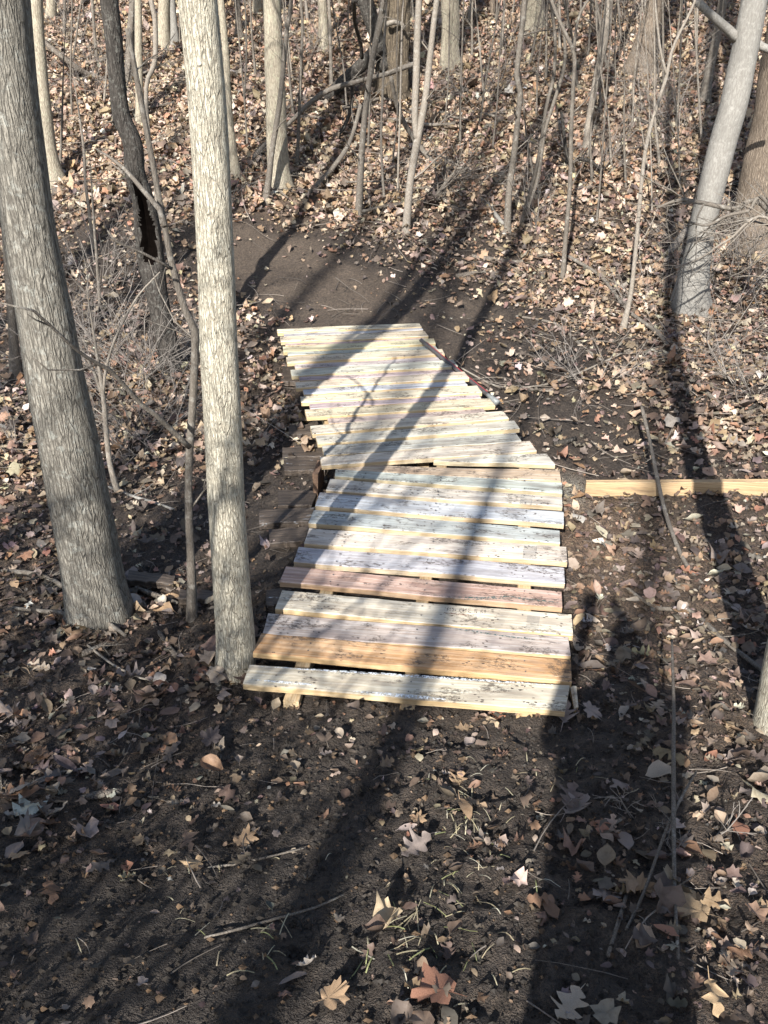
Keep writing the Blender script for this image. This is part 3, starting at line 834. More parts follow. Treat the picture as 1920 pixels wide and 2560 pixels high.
# dead broken tree
bd, rd = trunk_path([(978,266,88),(980,200,76),(985,120,70),(990,50,68),(994,0,66)])
dead = empty("dead_tree", bd); tag(dead, "dead splintered tree with a broken leaning limb and forked trunk", "tree", GT)
def shred(R, th, n, b, S):
    return R * (1 + .12 * np.sin(9 * th + S[:, 2][:, None] * 2) + .09 * np.sin(17 * th + 1 + S[:, 2][:, None] * 3))
S, V, Fc = make_trunk(rd, 5.5, sides=44, step=.06, flare=.12, lump=.06, seed=9, hollow=shred, top=.55)
mb = MB(); mb.add(V, Fc); mb.build("trunk", M['bark_dead'], dead, origin=bd)
def px_tube(parent, name, pts, mat, Yoff=0.0, sides=14, step=.05, origin=None, lump=.08, base=None):
    rows = []
    for q in pts:
        x, y, w = q[:3]
        p = at_y(x, y, q[3]) if len(q) > 3 else None
        if p is None: p = at_y(x, y, (base if base is not None else bd)[1] + Yoff)
        rows.append([*p, w * depth(p) / F / 2])
    Sx = smooth_path(rows, step)
    ph = RNG.random(3) * 6
    zz_ = np.arange(len(Sx))[:, None] * step
    rf = lambda R, th, n, b: R * (1 + lump * np.sin(2 * th + zz_ * 5 + ph[0]) + lump * .7 * np.sin(3 * th - zz_ * 11 + ph[1]))
    mb = MB(); mb.add(*tube(Sx[:, :3], Sx[:, 3], sides, rf))
    ob = mb.build(name, mat, parent, origin=origin if origin is not None else None)
    return ob, Sx
px_tube(dead, "fork", [(962,175,30),(948,110,36),(925,40,38),(905,-20,38),(885,-100,36),(868,-220,30)], M['bark_dark'], -.12, origin=bd)
o, _ = px_tube(dead, "broken_limb", [(812,252,26),(840,222,30),(880,185,32),(920,146,32),(952,112,30)], M['bark_dark'], -.25, origin=bd); o["label"] = "blackened broken limb slanting down to the left"
px_tube(dead, "stub_branch", [(966,60,14),(985,55,12),(1005,60,10),(1012,72,7)], M['stem_pale'], -.25, origin=bd, sides=10)

# ------------------------------------------------------------------ saplings and leaning stems
def sapling(label, px, mat='stem', H=3.2, twigs=8, tl=.45, forks=(), group="saplings among the trees", sides=10, Y=None, topr=.4):
    base, rows = trunk_path(px, Y)
    t = empty("sapling", base); tag(t, label, "sapling", group)
    S, V, Fc = make_trunk(rows, max(H, rows[-1, 2] - base[2] + .3), sides=sides, step=.05, flare=.3, lump=.03, wob=.05, top=topr, sink=.06, seed=int(px[0][0]))
    mb = MB(); mb.add(V, Fc)
    for f in forks: px_tube(t, "fork", [(*q, base[1]) if len(q) < 4 else q for q in f], M[mat], origin=base, sides=8, lump=.03)
    if twigs:
        z0 = base[2] + .35
        cand = np.where(S[:, 2] > z0)[0]
        for k in range(twigs):
            i = cand[int((k + RNG.random()) / twigs * (len(cand) - 1))]
            a = RNG.random() * 6.28
            limb(mb, S[i, :3], (math.cos(a), math.sin(a), RNG.uniform(.3, 1.3)), tl * RNG.uniform(.5, 1.4), max(.0022, S[i, 3] * .32), 1, .16, .04, 3, 4, .5, .0016)
    mb.build("stem", M[mat], t, origin=base)
    return t, S, base

sapling("curved bent sapling growing between the two nearest trunks", [(480,1556,26),(477,1396,21),(472,1280,20),(472,1161,20),(483,987,20),(487,825,20),(463,775,18),(440,700,17),(425,640,16),(413,575,15)], 'stem', 1.0, 3, .3, topr=.9,
        forks=[[(412,566,16,2.82),(399,524,14,2.85),(359,477,12,2.9),(312,423,10,3.0),(276,394,7,3.05),(240,372,4,3.1)],
               [(474,1118,14,2.80),(385,1034,13,2.72),(353,1011,12,2.69),(275,925,11,2.58),(246,910,10,2.54),(191,875,9,2.47),(127,815,8,2.40),(84,777,7,2.36),(0,757,4,2.3)],
               [(246,910,6,2.54),(200,925,5,2.5),(120,925,4,2.45),(85,895,3,2.4)], [(127,815,5,2.4),(90,800,4,2.36),(68,785,2.5,2.33)],
               [(430,672,9,2.80),(356,632,7,2.75),(289,603,6,2.7),(269,577,4,2.68)]])
sapling("pale thin stem rising past the right side of the hollow tree", [(400,560,11),(394,517,10),(385,416,10),(372,344,11),(366,217,11),(385,163,13),(389,108,13),(386,36,12),(378,0,12)], 'stem_pale', 4, 6)
sapling("thin leaning stem growing against the flared pale tree", [(664,512,17),(672,450,16),(680,377,14),(695,286,13),(706,196,12),(717,75,11),(728,0,10)], 'stem', 4.2, 6)
sapling("straight brown sapling left of the forked one", [(896,545,17),(908,331,15),(926,181,15),(936,120,16),(953,45,18),(960,0,18)], 'stem', 5, 7)
sapling("grey forked sapling right behind the far end of the boardwalk", [(1014,588,19),(1026,452,18),(1044,347,19),(1062,256,17),(1074,151,16),(1086,45,15),(1092,0,15)], 'stem_pale', 5, 7,
        forks=[[(1042,350,16),(1037,286,17),(1041,181,18),(1044,75,17),(1048,-20,16),(1052,-160,13)]])
sapling("wavy grey sapling right of the forked one", [(1267,588,16),(1273,475,16),(1286,380,15),(1297,271,14),(1301,232,14),(1292,190,14),(1300,108,14),(1308,41,14),(1311,0,14)], 'stem', 5, 8)
sapling("double stemmed leaning sapling beside the wavy grey one", [(1300,572,10),(1330,461,10),(1349,380,9),(1365,271,9),(1384,190,9),(1388,100,8),(1380,30,8)], 'stem', 4.2, 7,
        forks=[[(1312,545,9),(1345,440,9),(1362,330,9),(1384,258,9),(1410,170,9),(1412,110,8),(1408,60,7)]])
sapling("long thin dark sapling with a forking top right of centre", [(1406,700,11),(1415,583,11),(1425,461,11),(1428,325,11),(1433,217,10),(1435,135,10),(1408,73,9),(1378,0,8)], 'stem', 4, 8,
        forks=[[(1435,130,8),(1440,75,7),(1452,30,7),(1470,0,6),(1490,-60,5)]])
sapling("tall pale whip like sapling left of the smooth right trunk", [(1556,830,15),(1576,740,11),(1589,626,10),(1599,513,10),(1610,399,10),(1625,323,10),(1652,235,9),(1667,190,9),(1678,133,8),(1700,80,7),(1735,8,6)], 'stem_pale', 4, 9,
        forks=[[(1667,190,7),(1652,130,6),(1643,60,6),(1638,0,5),(1636,-60,4)]])
sapling("thin stem left of the dead tree with a dark top", [(829,220,9),(827,150,8),(825,60,8),(822,0,8)], 'stem_pale', 4, 4)
sapling("thin dark stem behind the flared pale tree", [(742,425,8),(746,330,8),(752,180,7),(756,60,7),(752,0,7)], 'stem', 4, 5)
sapling("thin wavy stem between brown and forked saplings", [(962,515,7),(955,420,6),(953,320,6),(958,200,6),(962,80,6),(966,0,6)], 'stem_pale', 4, 3)
sapling("fine pale stem left of the grey forked sapling", [(994,490,5),(996,400,5),(1000,280,5),(1003,150,5),(1006,40,4)], 'stem_pale', 3.5, 2)
sapling("small upright stem left of the hollow tree", [(234,620,8),(224,540,8),(213,450,7),(208,360,7)], 'stem_pale', 1.1, 3, .2)
sapling("thin upright stem in the brush beside the thick left trunk", [(250,760,8),(245,690,8),(240,620,7),(235,560,6)], 'stem', .9, 4, .25)
sapling("pale forked stem close to the right side of the thick left trunk", [(298,1240,14),(275,1160,13),(264,1060,13),(258,990,12)], 'stem_pale', .9, 7, .35,
        forks=[[(258,995,10),(262,940,8),(276,880,7),(300,820,6),(345,740,5),(400,680,3)], [(258,995,9),(235,930,8),(215,890,6),(190,850,4)]])
sapling("thin dark stem on the upper left slope", [(242,155,9),(238,100,8),(233,40,8),(230,0,8)], 'stem', 4, 4)
sapling("thin stem right of the mossy based tree", [(122,310,12),(112,240,12),(106,160,11),(100,60,10)], 'stem', 3, 5)

LAND = [(700,300,'flared pale tree'),(985,150,'dead tree'),(1125,100,'pale straight trunk'),(1337,50,'yellowish trunk at the top'),(1800,400,'smooth right trunk'),(1605,120,'leaning brown trunk'),(1490,220,'slender pinkish trunk'),
 (300,250,'dark hollow tree'),(115,250,'mossy based tree'),(515,200,'slim pale trunk'),(1060,300,'forked sapling'),(1290,300,'wavy sapling'),(1425,350,'long thin sapling'),(1600,500,'pale whip sapling'),(409,60,'yellowish left trunk'),(808,60,'pale trunk near the dead tree'),(1350,380,'double stemmed sapling'),(1762,200,'thin grey right trunk')]
def near(px, py, land):
    x, y, nm = min(land, key=lambda l: (l[0] - px) ** 2 + (l[1] - py) ** 2)
    dx, dy = px - x, py - y
    side = ('right of' if dx > 0 else 'left of') if abs(dx) > abs(dy) * .6 else ('below' if dy > 0 else 'above')
    return ('just ' if math.hypot(dx, dy) < 60 else '') + side + ' the ' + nm
# dense thin background saplings
k = 0
R2 = np.random.default_rng(5)
for (x, y) in ((735,300),(870,100),(905,60),(1170,60),(1210,240),(1255,130),(1380,60),(1400,140),(1420,90),(1445,230),(1470,150),(1500,300),(1540,240),(1555,120),(1580,330),(1690,330),(1700,480),(1480,470),(1530,430),(1650,420),(640,200),(610,260),(660,70),(770,60),(700,40),(290,120),(180,160),(160,90),(210,60),(470,200),(560,90),(1035,60),(1180,150),(1340,300),(1365,210),(1610,60),(1720,60),(1690,120),(1565,470),(450,120),(1110,330),(1150,370),(1195,330),(1230,380),(1240,60),(1280,40),(1320,180),(1450,60),(1480,30),(1500,110),(1520,180),(1640,160),(1660,260),(1740,140),(1755,360),(1630,540),(1490,570),(1340,470),(870,300),(920,380),(980,420),(730,190),(620,380),(285,330),(260,260),(180,300),(150,420)):
    w = R2.uniform(4, 8); dx = R2.normal(0, 10); mt = 'stem' if R2.random() < .6 else 'stem_pale'; hh = R2.uniform(1.0, 3.5)
    sapling(f"{'tall' if hh > 2.2 else 'short'} {'fine' if w < 5.5 else 'thin'} {'dark' if mt == 'stem' else 'pale'} stem {near(x, y, LAND)}", [(x, y, w), (x + dx * .5, y - 60, w * .9), (x + dx, y - 130, w * .8)], mt, hh, 7, .5, group="thin stems on the leaf covered slope", sides=6)
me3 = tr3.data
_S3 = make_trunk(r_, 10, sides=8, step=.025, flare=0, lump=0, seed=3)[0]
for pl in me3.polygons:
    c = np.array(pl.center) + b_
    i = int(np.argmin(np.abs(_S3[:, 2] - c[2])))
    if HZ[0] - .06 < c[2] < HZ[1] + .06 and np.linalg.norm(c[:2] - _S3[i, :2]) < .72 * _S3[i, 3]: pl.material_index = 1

# ------------------------------------------------------------------ fallen branches (each its own thing)
GB = "fallen branches on the leaf litter"
def branch(label, px, mat='log', twigs=5, tl=.3, lift=.012, sides=8, step=.04, name="fallen_branch", cat="branch", group=GB, air=None):
    """px rows (x, y, width[, height above the ground])"""
    rows = []
    for q in px:
        x, y, w = q[:3]; hgt = q[3] if len(q) > 3 else 0
        p = G(x, y, hgt + lift)
        rows.append([*p, w * depth(p) / F / 2])
    S = smooth_path(rows, step)
    o0 = S[len(S) // 2, :3].copy()
    ph = RNG.random(2) * 6; zz_ = np.arange(len(S))[:, None] * step
    rf = lambda R, th, n, b: R * (1 + .07 * np.sin(2 * th + zz_ * 7 + ph[0]) + .06 * np.sin(3 * th - zz_ * 15 + ph[1]))
    mb = MB(); mb.add(*tube(S[:, :3], S[:, 3], sides, rf))
    for k in range(twigs):
        i = int(RNG.uniform(.1, .98) * (len(S) - 2))
        dd = unit(S[i + 1, :3] - S[i, :3]); sd_ = unit(np.cross(dd, [0, 0, 1])) * random.choice((-1, 1))
        limb(mb, S[i, :3], dd * .7 + sd_ * .7 + np.array([0, 0, RNG.uniform(-.02, .5)]), tl * RNG.uniform(.4, 1.3), max(.0016, S[i, 3] * .4), 1, .15, 0, 3, 4, .5, .0013)
    o = mb.build(name, M[mat], origin=o0)
    return tag(o, label, cat, group)

branch("long grey forked branch arching down to the right edge beside the timber", [(1604,1016,9,.28),(1622,1090,9,.2),(1640,1180,10,.12),(1668,1296,10,.05),(1715,1410,12),(1775,1478,12),(1850,1530,13),(1935,1580,14)], 'stem', 1, .08)
branch("brown curved branch below the arching one near the right edge", [(1552,1456,8),(1600,1495,9),(1650,1522,10),(1705,1521,11),(1745,1540,11),(1800,1592,12),(1860,1640,13),(1940,1700,14)], 'stem', 3, .2)
branch("thin upright stick poking from the mud at lower right", [(1695,2400,11),(1688,2250,10,.03),(1684,2060,11,.08),(1684,1900,10,.12),(1684,1760,9,.17),(1680,1600,6,.22)], 'stem', 3, .12)
branch("slanting thin stick crossing the upright one at lower right", [(1565,2325,8),(1610,2230,8,.02),(1660,2090,7,.06),(1700,2000,7,.09),(1740,1930,5,.11)], 'stem', 1, .1)
branch("short smooth stick on dark mud at lower right", [(1520,2390,11),(1545,2310,11),(1568,2230,9)], 'stem', 0)
branch("short broken stick among grey leaves at lower right", [(1480,2095,10),(1510,2072,11),(1552,2048,9)], 'stem_pale', 0)
branch("long thin twig lying across the mud at lower left", [(510,2344,5),(600,2322,7),(700,2294,7),(790,2268,6),(860,2236,5)], 'stem', 0)
branch("straight twig beside the oak leaf on the left mud", [(520,2170,6),(590,2160,7),(680,2140,5),(760,2120,4)], 'stem', 0)
branch("grey curved twig at the left edge of the foreground", [(0,1990,8),(60,1968,8),(130,1935,7),(205,1922,5)], 'stem_pale', 1, .1)
branch("rotten chunk of branch on the leaves at lower left", [(200,1996,14),(250,1985,22),(305,1976,16)], 'log', 0)
branch("grey branch passing the foot of the thick left trunk", [(0,1430,14),(60,1430,13),(120,1445,13),(180,1480,12)], 'stem', 4, .2)
branch("forked dark branch leaning on the foot of the thick left trunk", [(30,1520,10),(110,1528,11),(180,1535,11,.03),(250,1545,10,.05),(315,1590,9,.02)], 'stem', 3, .2)
branch("brown branch running from the left trunk towards the slim trunk", [(205,1635,15),(270,1610,15),(320,1590,12)], 'log', 1, .15)
branch("thin twig in front of the two left trunks", [(215,1610,6),(280,1660,6),(350,1695,6),(390,1703,5)], 'stem_pale', 1, .1)
branch("pale bluish branch lying between the two left trunks", [(272,1218,7),(330,1240,8),(390,1258,8),(440,1275,6)], 'bark_smooth', 1, .15)
branch("dark root like branch behind the slim pale trunk", [(340,1470,12),(395,1490,14),(445,1508,9)], 'log', 1, .1)
branch("dark leaning branch end right of the thick left trunk", [(355,1500,9),(380,1550,11),(410,1600,13),(440,1640,14)], 'log', 0)
branch("pale branch lying left of the thick trunk", [(-10,1058,8),(50,1085,9),(110,1118,8)], 'bark_smooth', 1, .15)
branch("dark crooked fallen branch on the upper left slope", [(88,84,10,.45),(140,130,14,.35),(185,165,13,.2),(215,182,12,.08),(262,200,13)], 'log', 5, .4)
branch("pale fallen branch below the crooked one at upper left", [(112,163,8),(160,172,9),(205,180,9)], 'stem_pale', 3, .3)
branch("dark fallen log on the upper left slope", [(118,208,11),(170,202,14),(215,200,12),(262,198,9)], 'log', 2, .3)
branch("leaning branch slanting up behind the slim pale trunk", [(378,265,10),(410,245,12),(440,225,10)], 'log', 1, .2)
branch("long thin branch slanting from the flared tree up to the dead tree", [(605,440,10),(640,386,11,.05),(718,312,11,.25),(806,234,12,.5),(896,203,12,.6),(956,188,12,.6),(1047,156,11,.6)], 'stem', 4, .3)
branch("curved vine like branch in front of the dead tree", [(752,500,10),(809,446,12,.05),(857,386,12,.15),(881,338,11,.25),(902,262,10,.5)], 'stem', 3, .25)
branch("crooked branch hanging right of the dead tree", [(978,192,10,.9),(990,256,11,.6),(1011,307,11,.4),(1035,347,11,.25),(1065,385,12,.1),(1092,415,12)], 'stem', 4, .3)
branch("dark hanging vine left of the dead tree", [(884,0,10,1.6),(888,60,10,1.2),(902,110,9,.9),(905,145,9,.7)], 'bark_dark', 1, .2)
branch("dark twisted vine below the broken limb", [(880,212,8,.5),(879,260,8,.3),(868,300,9,.15),(848,340,8,.02)], 'bark_dark', 2, .2)
branch("short brown log behind the grey forked sapling", [(1068,292,18),(1110,290,22),(1152,287,20)], 'bark_brown', 0)
branch("mossy log lying below the yellowish trunk at top", [(1170,112,12),(1230,104,15),(1290,98,14),(1370,90,10)], 'log', 5, .5)
branch("pile of crooked dead branches right of the mid saplings", [(1040,520,12),(1090,490,12,.05),(1130,440,11,.1),(1170,420,9,.12)], 'log', 9, .5)
branch("thick rotting branch beyond the far end of the walk", [(1060,470,18),(1110,505,22),(1150,530,16)], 'log', 6, .45)
branch("lichen grey branch lying left of the wavy sapling", [(1195,490,9),(1225,520,11),(1258,562,12)], 'bark_smooth', 3, .3)
branch("dark forked branch right of the long thin sapling", [(1448,397,10,.25),(1480,405,9,.15),(1500,430,9,.05),(1515,460,8)], 'bark_dark', 4, .3)
branch("dark leaning stick left of the long thin sapling", [(1403,280,7,.5),(1412,350,8,.3),(1420,405,9,.1),(1424,425,9)], 'bark_dark', 3, .25)
branch("honey coloured branch left of the smooth right trunk", [(1545,722,11),(1600,690,14),(1655,650,16),(1690,610,18,.03),(1715,575,18,.06)], 'stem_pale', 4, .4)
branch("long grey branch running from the pale whip sapling to lower right", [(1420,640,8,.05),(1500,690,9,.04),(1570,775,10,.04),(1640,830,10,.03),(1700,900,10,.02),(1770,985,10),(1830,1030,11)], 'stem', 8, .4)
branch("thick dark branch on the leaves right of the whip sapling", [(1560,880,10),(1640,888,14),(1720,905,16),(1790,930,14),(1840,945,9)], 'log', 5, .35)
branch("dark forked branch near the right edge above the timber", [(1790,1060,10),(1850,1040,13),(1900,1020,13),(1960,990,12)], 'log', 4, .35)
branch("thin twisted branch right of the steel bar", [(1120,900,4,.02),(1180,935,5),(1240,965,5),(1300,972,5),(1380,978,5)], 'stem_pale', 6, .35)
branch("thin pale twig lying beyond the steel bar", [(1300,970,4),(1370,960,5),(1440,935,5),(1520,900,5),(1580,870,4)], 'stem_pale', 4, .25)
branch("grey bent twig above the bar on the right slope", [(1290,790,6),(1350,800,7),(1400,815,7),(1460,870,8),(1520,910,7),(1570,935,6)], 'stem', 8, .4)
branch("brown branch crossing the slope below the saplings", [(1140,690,9),(1200,680,9),(1260,682,8)], 'log', 2, .2)
branch("dead branch lying low below the wavy sapling", [(1180,640,10),(1240,650,12),(1300,655,12),(1360,640,9)], 'log', 5, .3)
branch("fallen stick on the slope under the pinkish trunk", [(1380,490,9),(1450,500,11),(1520,500,9)], 'bark_hill', 3, .3)
branch("dark stick on the slope below the smooth right trunk", [(1560,955,8),(1600,960,9),(1640,958,7)], 'log', 2, .2)
branch("black charred stick on bare mud right of the walk", [(1385,1110,12),(1410,1105,15),(1440,1095,9)], 'bark_dark', 0)

R4 = np.random.default_rng(44); used_ = set()
for k in range(46):
    x0, y0 = R4.uniform(560, 1900) if k < 34 else R4.uniform(150, 480), R4.uniform(40, 640) if k < 34 else R4.uniform(60, 560)
    if x0 < 900 and y0 > 480: continue
    sc_ = .45 + .55 * y0 / 600; L_ = R4.uniform(50, 150) * sc_ * 1.6; a_ = R4.normal(0, .45); w_ = R4.uniform(4, 9) * (.6 + .4 * sc_)
    lab = f"{'long' if L_ > 130 else 'short'} {'thick' if w_ > 5.5 else 'thin'} fallen branch {near(x0, y0, LAND)}"
    P4 = [(x0 + t * L_ * math.cos(a_), y0 + t * L_ * math.sin(a_) * .6 + R4.normal(0, 5), w_ * (1.1 - .5 * abs(t)), max(0, R4.normal(.04, .05))) for t in (-.5, -.2, .15, .5)]
    branch(lab, P4, R4.choice(['log', 'stem', 'stem_pale', 'log']), 6, .45, sides=6, step=.08)

# brushy branch reaching in from the right in front of the smooth trunk
def air_branch(label, pts, mat='stem', twigs=10, tl=.5, name="overhanging_branch"):
    rows = []
    for x, y, w, Y in pts:
        p = at_y(x, y, Y); rows.append([*p, w * depth(p) / F / 2])
    S = smooth_path(rows, .04); o0 = S[-1, :3].copy()
    mb = MB(); mb.add(*tube(S[:, :3], S[:, 3], 8))
    for k in range(twigs):
        i = int(RNG.uniform(.05, .95) * (len(S) - 2)); dd = unit(S[i + 1, :3] - S[i, :3])
        limb(mb, S[i, :3], dd * .8 * random.choice((1, -1, -1)) + RNG.normal(0, .6, 3), tl * RNG.uniform(.4, 1.3), max(.002, S[i, 3] * .45), 2, .14, 0, 3, 4, .5, .0014)
    o = mb.build(name, M[mat], origin=o0)
    return tag(o, label, "branch", "branches reaching through the air")
# grey dead limb that has come down against the brown trunk (its butt rests on the ground outside the view)
gp = lambda x, Y: float(gfull(x, Y)) - .03
def resting(label, pts, butt, mat, twigs, tl):
    """air branch whose thick end runs on to the ground at butt (x, y)"""
    rows = []
    for x, y, w, Y in pts:
        p = at_y(x, y, Y); rows.append([*p, w * depth(p) / F / 2])
    rows.append([butt[0], butt[1], gp(*butt), rows[-1][3] * 1.15])
    S = smooth_path(rows, .04); o0 = S[-1, :3].copy()
    mb = MB(); mb.add(*tube(S[:, :3], S[:, 3], 8))
    nlive = int(len(S) * .75)
    for k in range(twigs):
        i = int(RNG.uniform(.03, .95) * nlive); dd = -unit(S[i + 1, :3] - S[i, :3])
        limb(mb, S[i, :3], dd * .8 + RNG.normal(0, .55, 3), tl * RNG.uniform(.4, 1.3), max(.002, S[i, 3] * .45), 2, .14, 0, 3, 4, .5, .0014)
    o = mb.build("dead_limb", M[mat], origin=o0)
    return tag(o, label, "branch", "dead limbs resting among the trees")
resting("grey dead limb reaching across the smooth right trunk", [(1640,520,5,6.3),(1700,500,9,6.3),(1760,508,11,6.3),(1830,522,12,6.3),(1925,530,13,6.3)], (3.6, 6.2), 'stem', 22, .6)
resting("dark curved limb below the grey one at the right edge", [(1722,555,5,6.1),(1770,563,7,6.1),(1815,540,8,6.1),(1870,528,9,6.1),(1930,520,10,6.1)], (3.5, 5.9), 'stem', 14, .5)
resting("thin arching limb left of the brown right hand trunk", [(1690,670,4,6.0),(1760,640,5,6.0),(1820,600,6,6.0),(1935,560,7,6.0)], (3.3, 5.8), 'stem_pale', 16, .5)
# limbs of the smooth right trunk
px_tube(t9, "limb", [(1846,100,26),(1818,72,24),(1782,40,22),(1748,8,20),(1715,-40,17),(1680,-110,13)], M['bark_smooth'], base=b9, origin=b9, sides=12)
px_tube(t9, "limb", [(1880,100,20),(1905,116,20),(1940,130,18),(1990,150,16)], M['bark_smooth'], base=b9, origin=b9, sides=12)

# ------------------------------------------------------------------ brushy shrubs
def shrub(label, x, y, n, h, spread, r=.004, mat='twig', kids=4, depth_=2, lean=(0, 0)):
    b = G(x, y); t = empty("shrub", b); tag(t, label, "shrub", "bare brushy shrubs")
    for k in range(n):
        mb = MB()
        a = RNG.random() * 6.28; q = b + np.array([math.cos(a), math.sin(a), 0]) * RNG.uniform(0, spread * .3); q[2] = gz(q[0], q[1]) - .02
        d = np.array([math.cos(a) * spread + lean[0], math.sin(a) * spread + lean[1], 1.0])
        limb(mb, q, d, h * RNG.uniform(.6, 1.2), r * RNG.uniform(.6, 1.2), depth_, .13, -.01, kids, 5, .5, .0012)
        mb.build("stem", M[mat], t, origin=b)
    return t
shrub("grey wispy shrub between the thick left trunk and the hollow tree", 300, 960, 26, .75, .9)
shrub("tangled pale brush in front of the hollow tree foot", 380, 930, 26, .65, 1.0)
shrub("low brush left of the hollow tree foot", 225, 860, 20, .65, .9)
shrub("thin wispy brush at the left edge beside the dim trunk", 60, 900, 18, .65, .8)
shrub("dry brush on the left bank below the dim trunk", 40, 1120, 8, .45, .8)
shrub("sparse brush beside the curved sapling", 400, 1120, 9, .5, .9)
shrub("brush clump behind the smooth right trunk foot", 1830, 760, 18, .9, .9)
shrub("brush clump at the right edge above the timber", 1880, 980, 16, .7, .8)
shrub("tangled brush left of the smooth right trunk foot", 1640, 760, 10, .5, .9)
shrub("thin brush at right of the leaf covered slope", 1760, 880, 10, .5, .9)
shrub("wispy upright brush high on the left slope", 190, 110, 10, 1.1, .35)
shrub("wispy brush near the top beside the flared tree", 770, 150, 10, .8, .35)
shrub("thicket of fine stems at the top right of the slope", 1560, 60, 14, 1.3, .5)
shrub("fine brush around the double stemmed sapling", 1340, 560, 10, .7, .6)
shrub("fine brush below the leaning brown trunk", 1620, 300, 12, .9, .6)
shrub("bushy twigs beside the mid slope branch pile", 1180, 470, 12, .6, .9)
shrub("wiry grey brush between the hollow tree and the dirt trail", 250, 700, 18, .8, .8)
shrub("wiry grey brush low in front of the hollow tree", 330, 1060, 18, .5, 1.1)
shrub("tangled grey brush right of the steel bar", 1480, 960, 14, .45, 1.1)
shrub("tangled brush high on the right slope", 1700, 350, 16, 1.1, .7)
shrub("grey brush in front of the broad brown trunk", 1860, 650, 22, .9, .9)
shrub("fine grey brush right of the dead tree", 1190, 260, 14, .9, .7)
shrub("fine brush around the pinkish trunk foot", 1470, 420, 14, .8, .8)
shrub("fine brush at the top left slope behind the crooked branch", 230, 250, 14, .8, .7)
shrub("thin upright twigs by the foot of the upright stick", 1655, 2040, 5, .22, .5, .0022)

# ------------------------------------------------------------------ leaves
def strip_leaf(prof, fwd=.05, curl=.3, fold=.25, wave=.0, stem=.25, seed=0):
    R = np.random.default_rng(seed)
    V, Fq = [], []
    n = len(prof)
    for i, (t, w) in enumerate(prof):
        x = t - .5; wl = w * R.uniform(.85, 1.15); wr = w * R.uniform(.85, 1.15); f = fwd * min(1, w / .25)
        for s, ww in ((-1, wl), (0, 0), (1, wr)):
            z = curl * (x * x) * 1.2 + fold * abs(s * ww) + (curl * .7) * (ww * s) ** 2 * 3 + wave * math.sin(9 * x + s * 2 + seed) * abs(s)
            V.append([x + (f if s else 0), s * ww, z])
    tris = []
    for i in range(n - 1):
        for s in range(2):
            a = i * 3 + s; b = a + 1; c = a + 3; d = a + 4
            tris += [[a, b, d], [a, d, c]]
    if stem:
        k = len(V); V += [[-.5 - stem, -.006, .05], [-.5 - stem, .006, .05], [-.5, -.012, curl * .3], [-.5, .012, curl * .3]]
        tris += [[k, k + 1, k + 3], [k, k + 3, k + 2]]
    V = np.array(V); V[:, 2] -= V[:, 2].min()
    return V, np.array(tris)
def palm_leaf(out, curl=.3, seed=0, stem=.35):
    R = np.random.default_rng(seed)
    pts = [(a, r) for a, r in out] + [(-a, r) for a, r in out[::-1] if 0 < a < 180]
    V = [[-.08, 0, 0]]
    for a, r in pts:
        r *= R.uniform(.85, 1.1); a = math.radians(a)
        x, y = r * math.cos(a), r * math.sin(a)
        V.append([x, y, curl * (x * x * 1.6 + .5 * y * x) * 2 + curl * .18 * math.sin(a * 5 + seed) + R.normal(0, .025)])
    n = len(pts); tris = [[0, 1 + i, 1 + (i + 1) % n] for i in range(n)]
    if stem:
        k = len(V); V += [[-.1 - stem, -.006, .06], [-.1 - stem, .006, .06], [-.1, -.012, 0], [-.1, .012, 0]]; tris += [[k, k + 1, k + 3], [k, k + 3, k + 2]]
    V = np.array(V); V[:, 2] -= V[:, 2].min()
    return V, np.array(tris)
OAK = [(0,.02),(.10,.10),(.18,.06),(.28,.24),(.36,.10),(.48,.36),(.56,.14),(.68,.36),(.76,.14),(.86,.22),(.94,.09),(1,.0)]
OAK = [(t, max(0.0, (math.sin(math.pi * t ** .85) ** .8) * (.25 + .13 * math.cos(2 * math.pi * (3.6 * t - .25))) * (1 if t < .97 else .3) + (.015 if t < .1 else 0))) for t in [k / 20 for k in range(21)]]
OAK_L = [(0,.02),(.2,.22),(.36,.11),(.55,.36),(.66,.16),(.82,.26),(1,.02)]
OVA = [(0,.01),(.12,.16),(.28,.28),(.48,.32),(.68,.25),(.86,.12),(1,.0)]
OVA_L = [(0,.02),(.25,.26),(.6,.29),(1,.02)]
NAR = [(0,.01),(.15,.10),(.4,.17),(.65,.16),(.88,.08),(1,.0)]
MAP = [(0,.56),(7,.44),(14,.45),(22,.31),(34,.44),(44,.53),(52,.42),(60,.43),(72,.27),(88,.36),(100,.41),(112,.33),(135,.30),(160,.24),(180,.13)]
MAP_L = [(0,.54),(22,.32),(46,.50),(74,.28),(100,.40),(140,.28),(180,.12)]
FRAG = [(0,.46),(25,.36),(50,.50),(75,.30),(105,.42),(135,.36),(160,.48),(180,.33)]
HI = [('oak', strip_leaf(OAK, curl=c, fold=f, wave=w, seed=s)) for c, f, w, s in ((.25,.15,.05,1),(.5,.35,.06,2),(-.35,.1,.08,3),(.8,.3,.05,4))] + \
     [('oval', strip_leaf(OVA, .02, c, f, w, .18, s)) for c, f, w, s in ((.25,.3,.03,5),(.6,.5,.04,6),(-.4,.2,.05,7),(.9,.6,.03,8))] + \
     [('maple', palm_leaf(MAP, c, s)) for c, s in ((.12,1),(.2,2),(-.15,3),(.3,4))] + [('narrow', strip_leaf(NAR, .02, c, f, .02, .12, s)) for c, f, s in ((.4,.5,9),(-.3,.3,10))] + [('scrap', palm_leaf(FRAG, c, s, 0)) for c, s in ((.5,11),(-.6,12),(.9,13),(.3,14))]
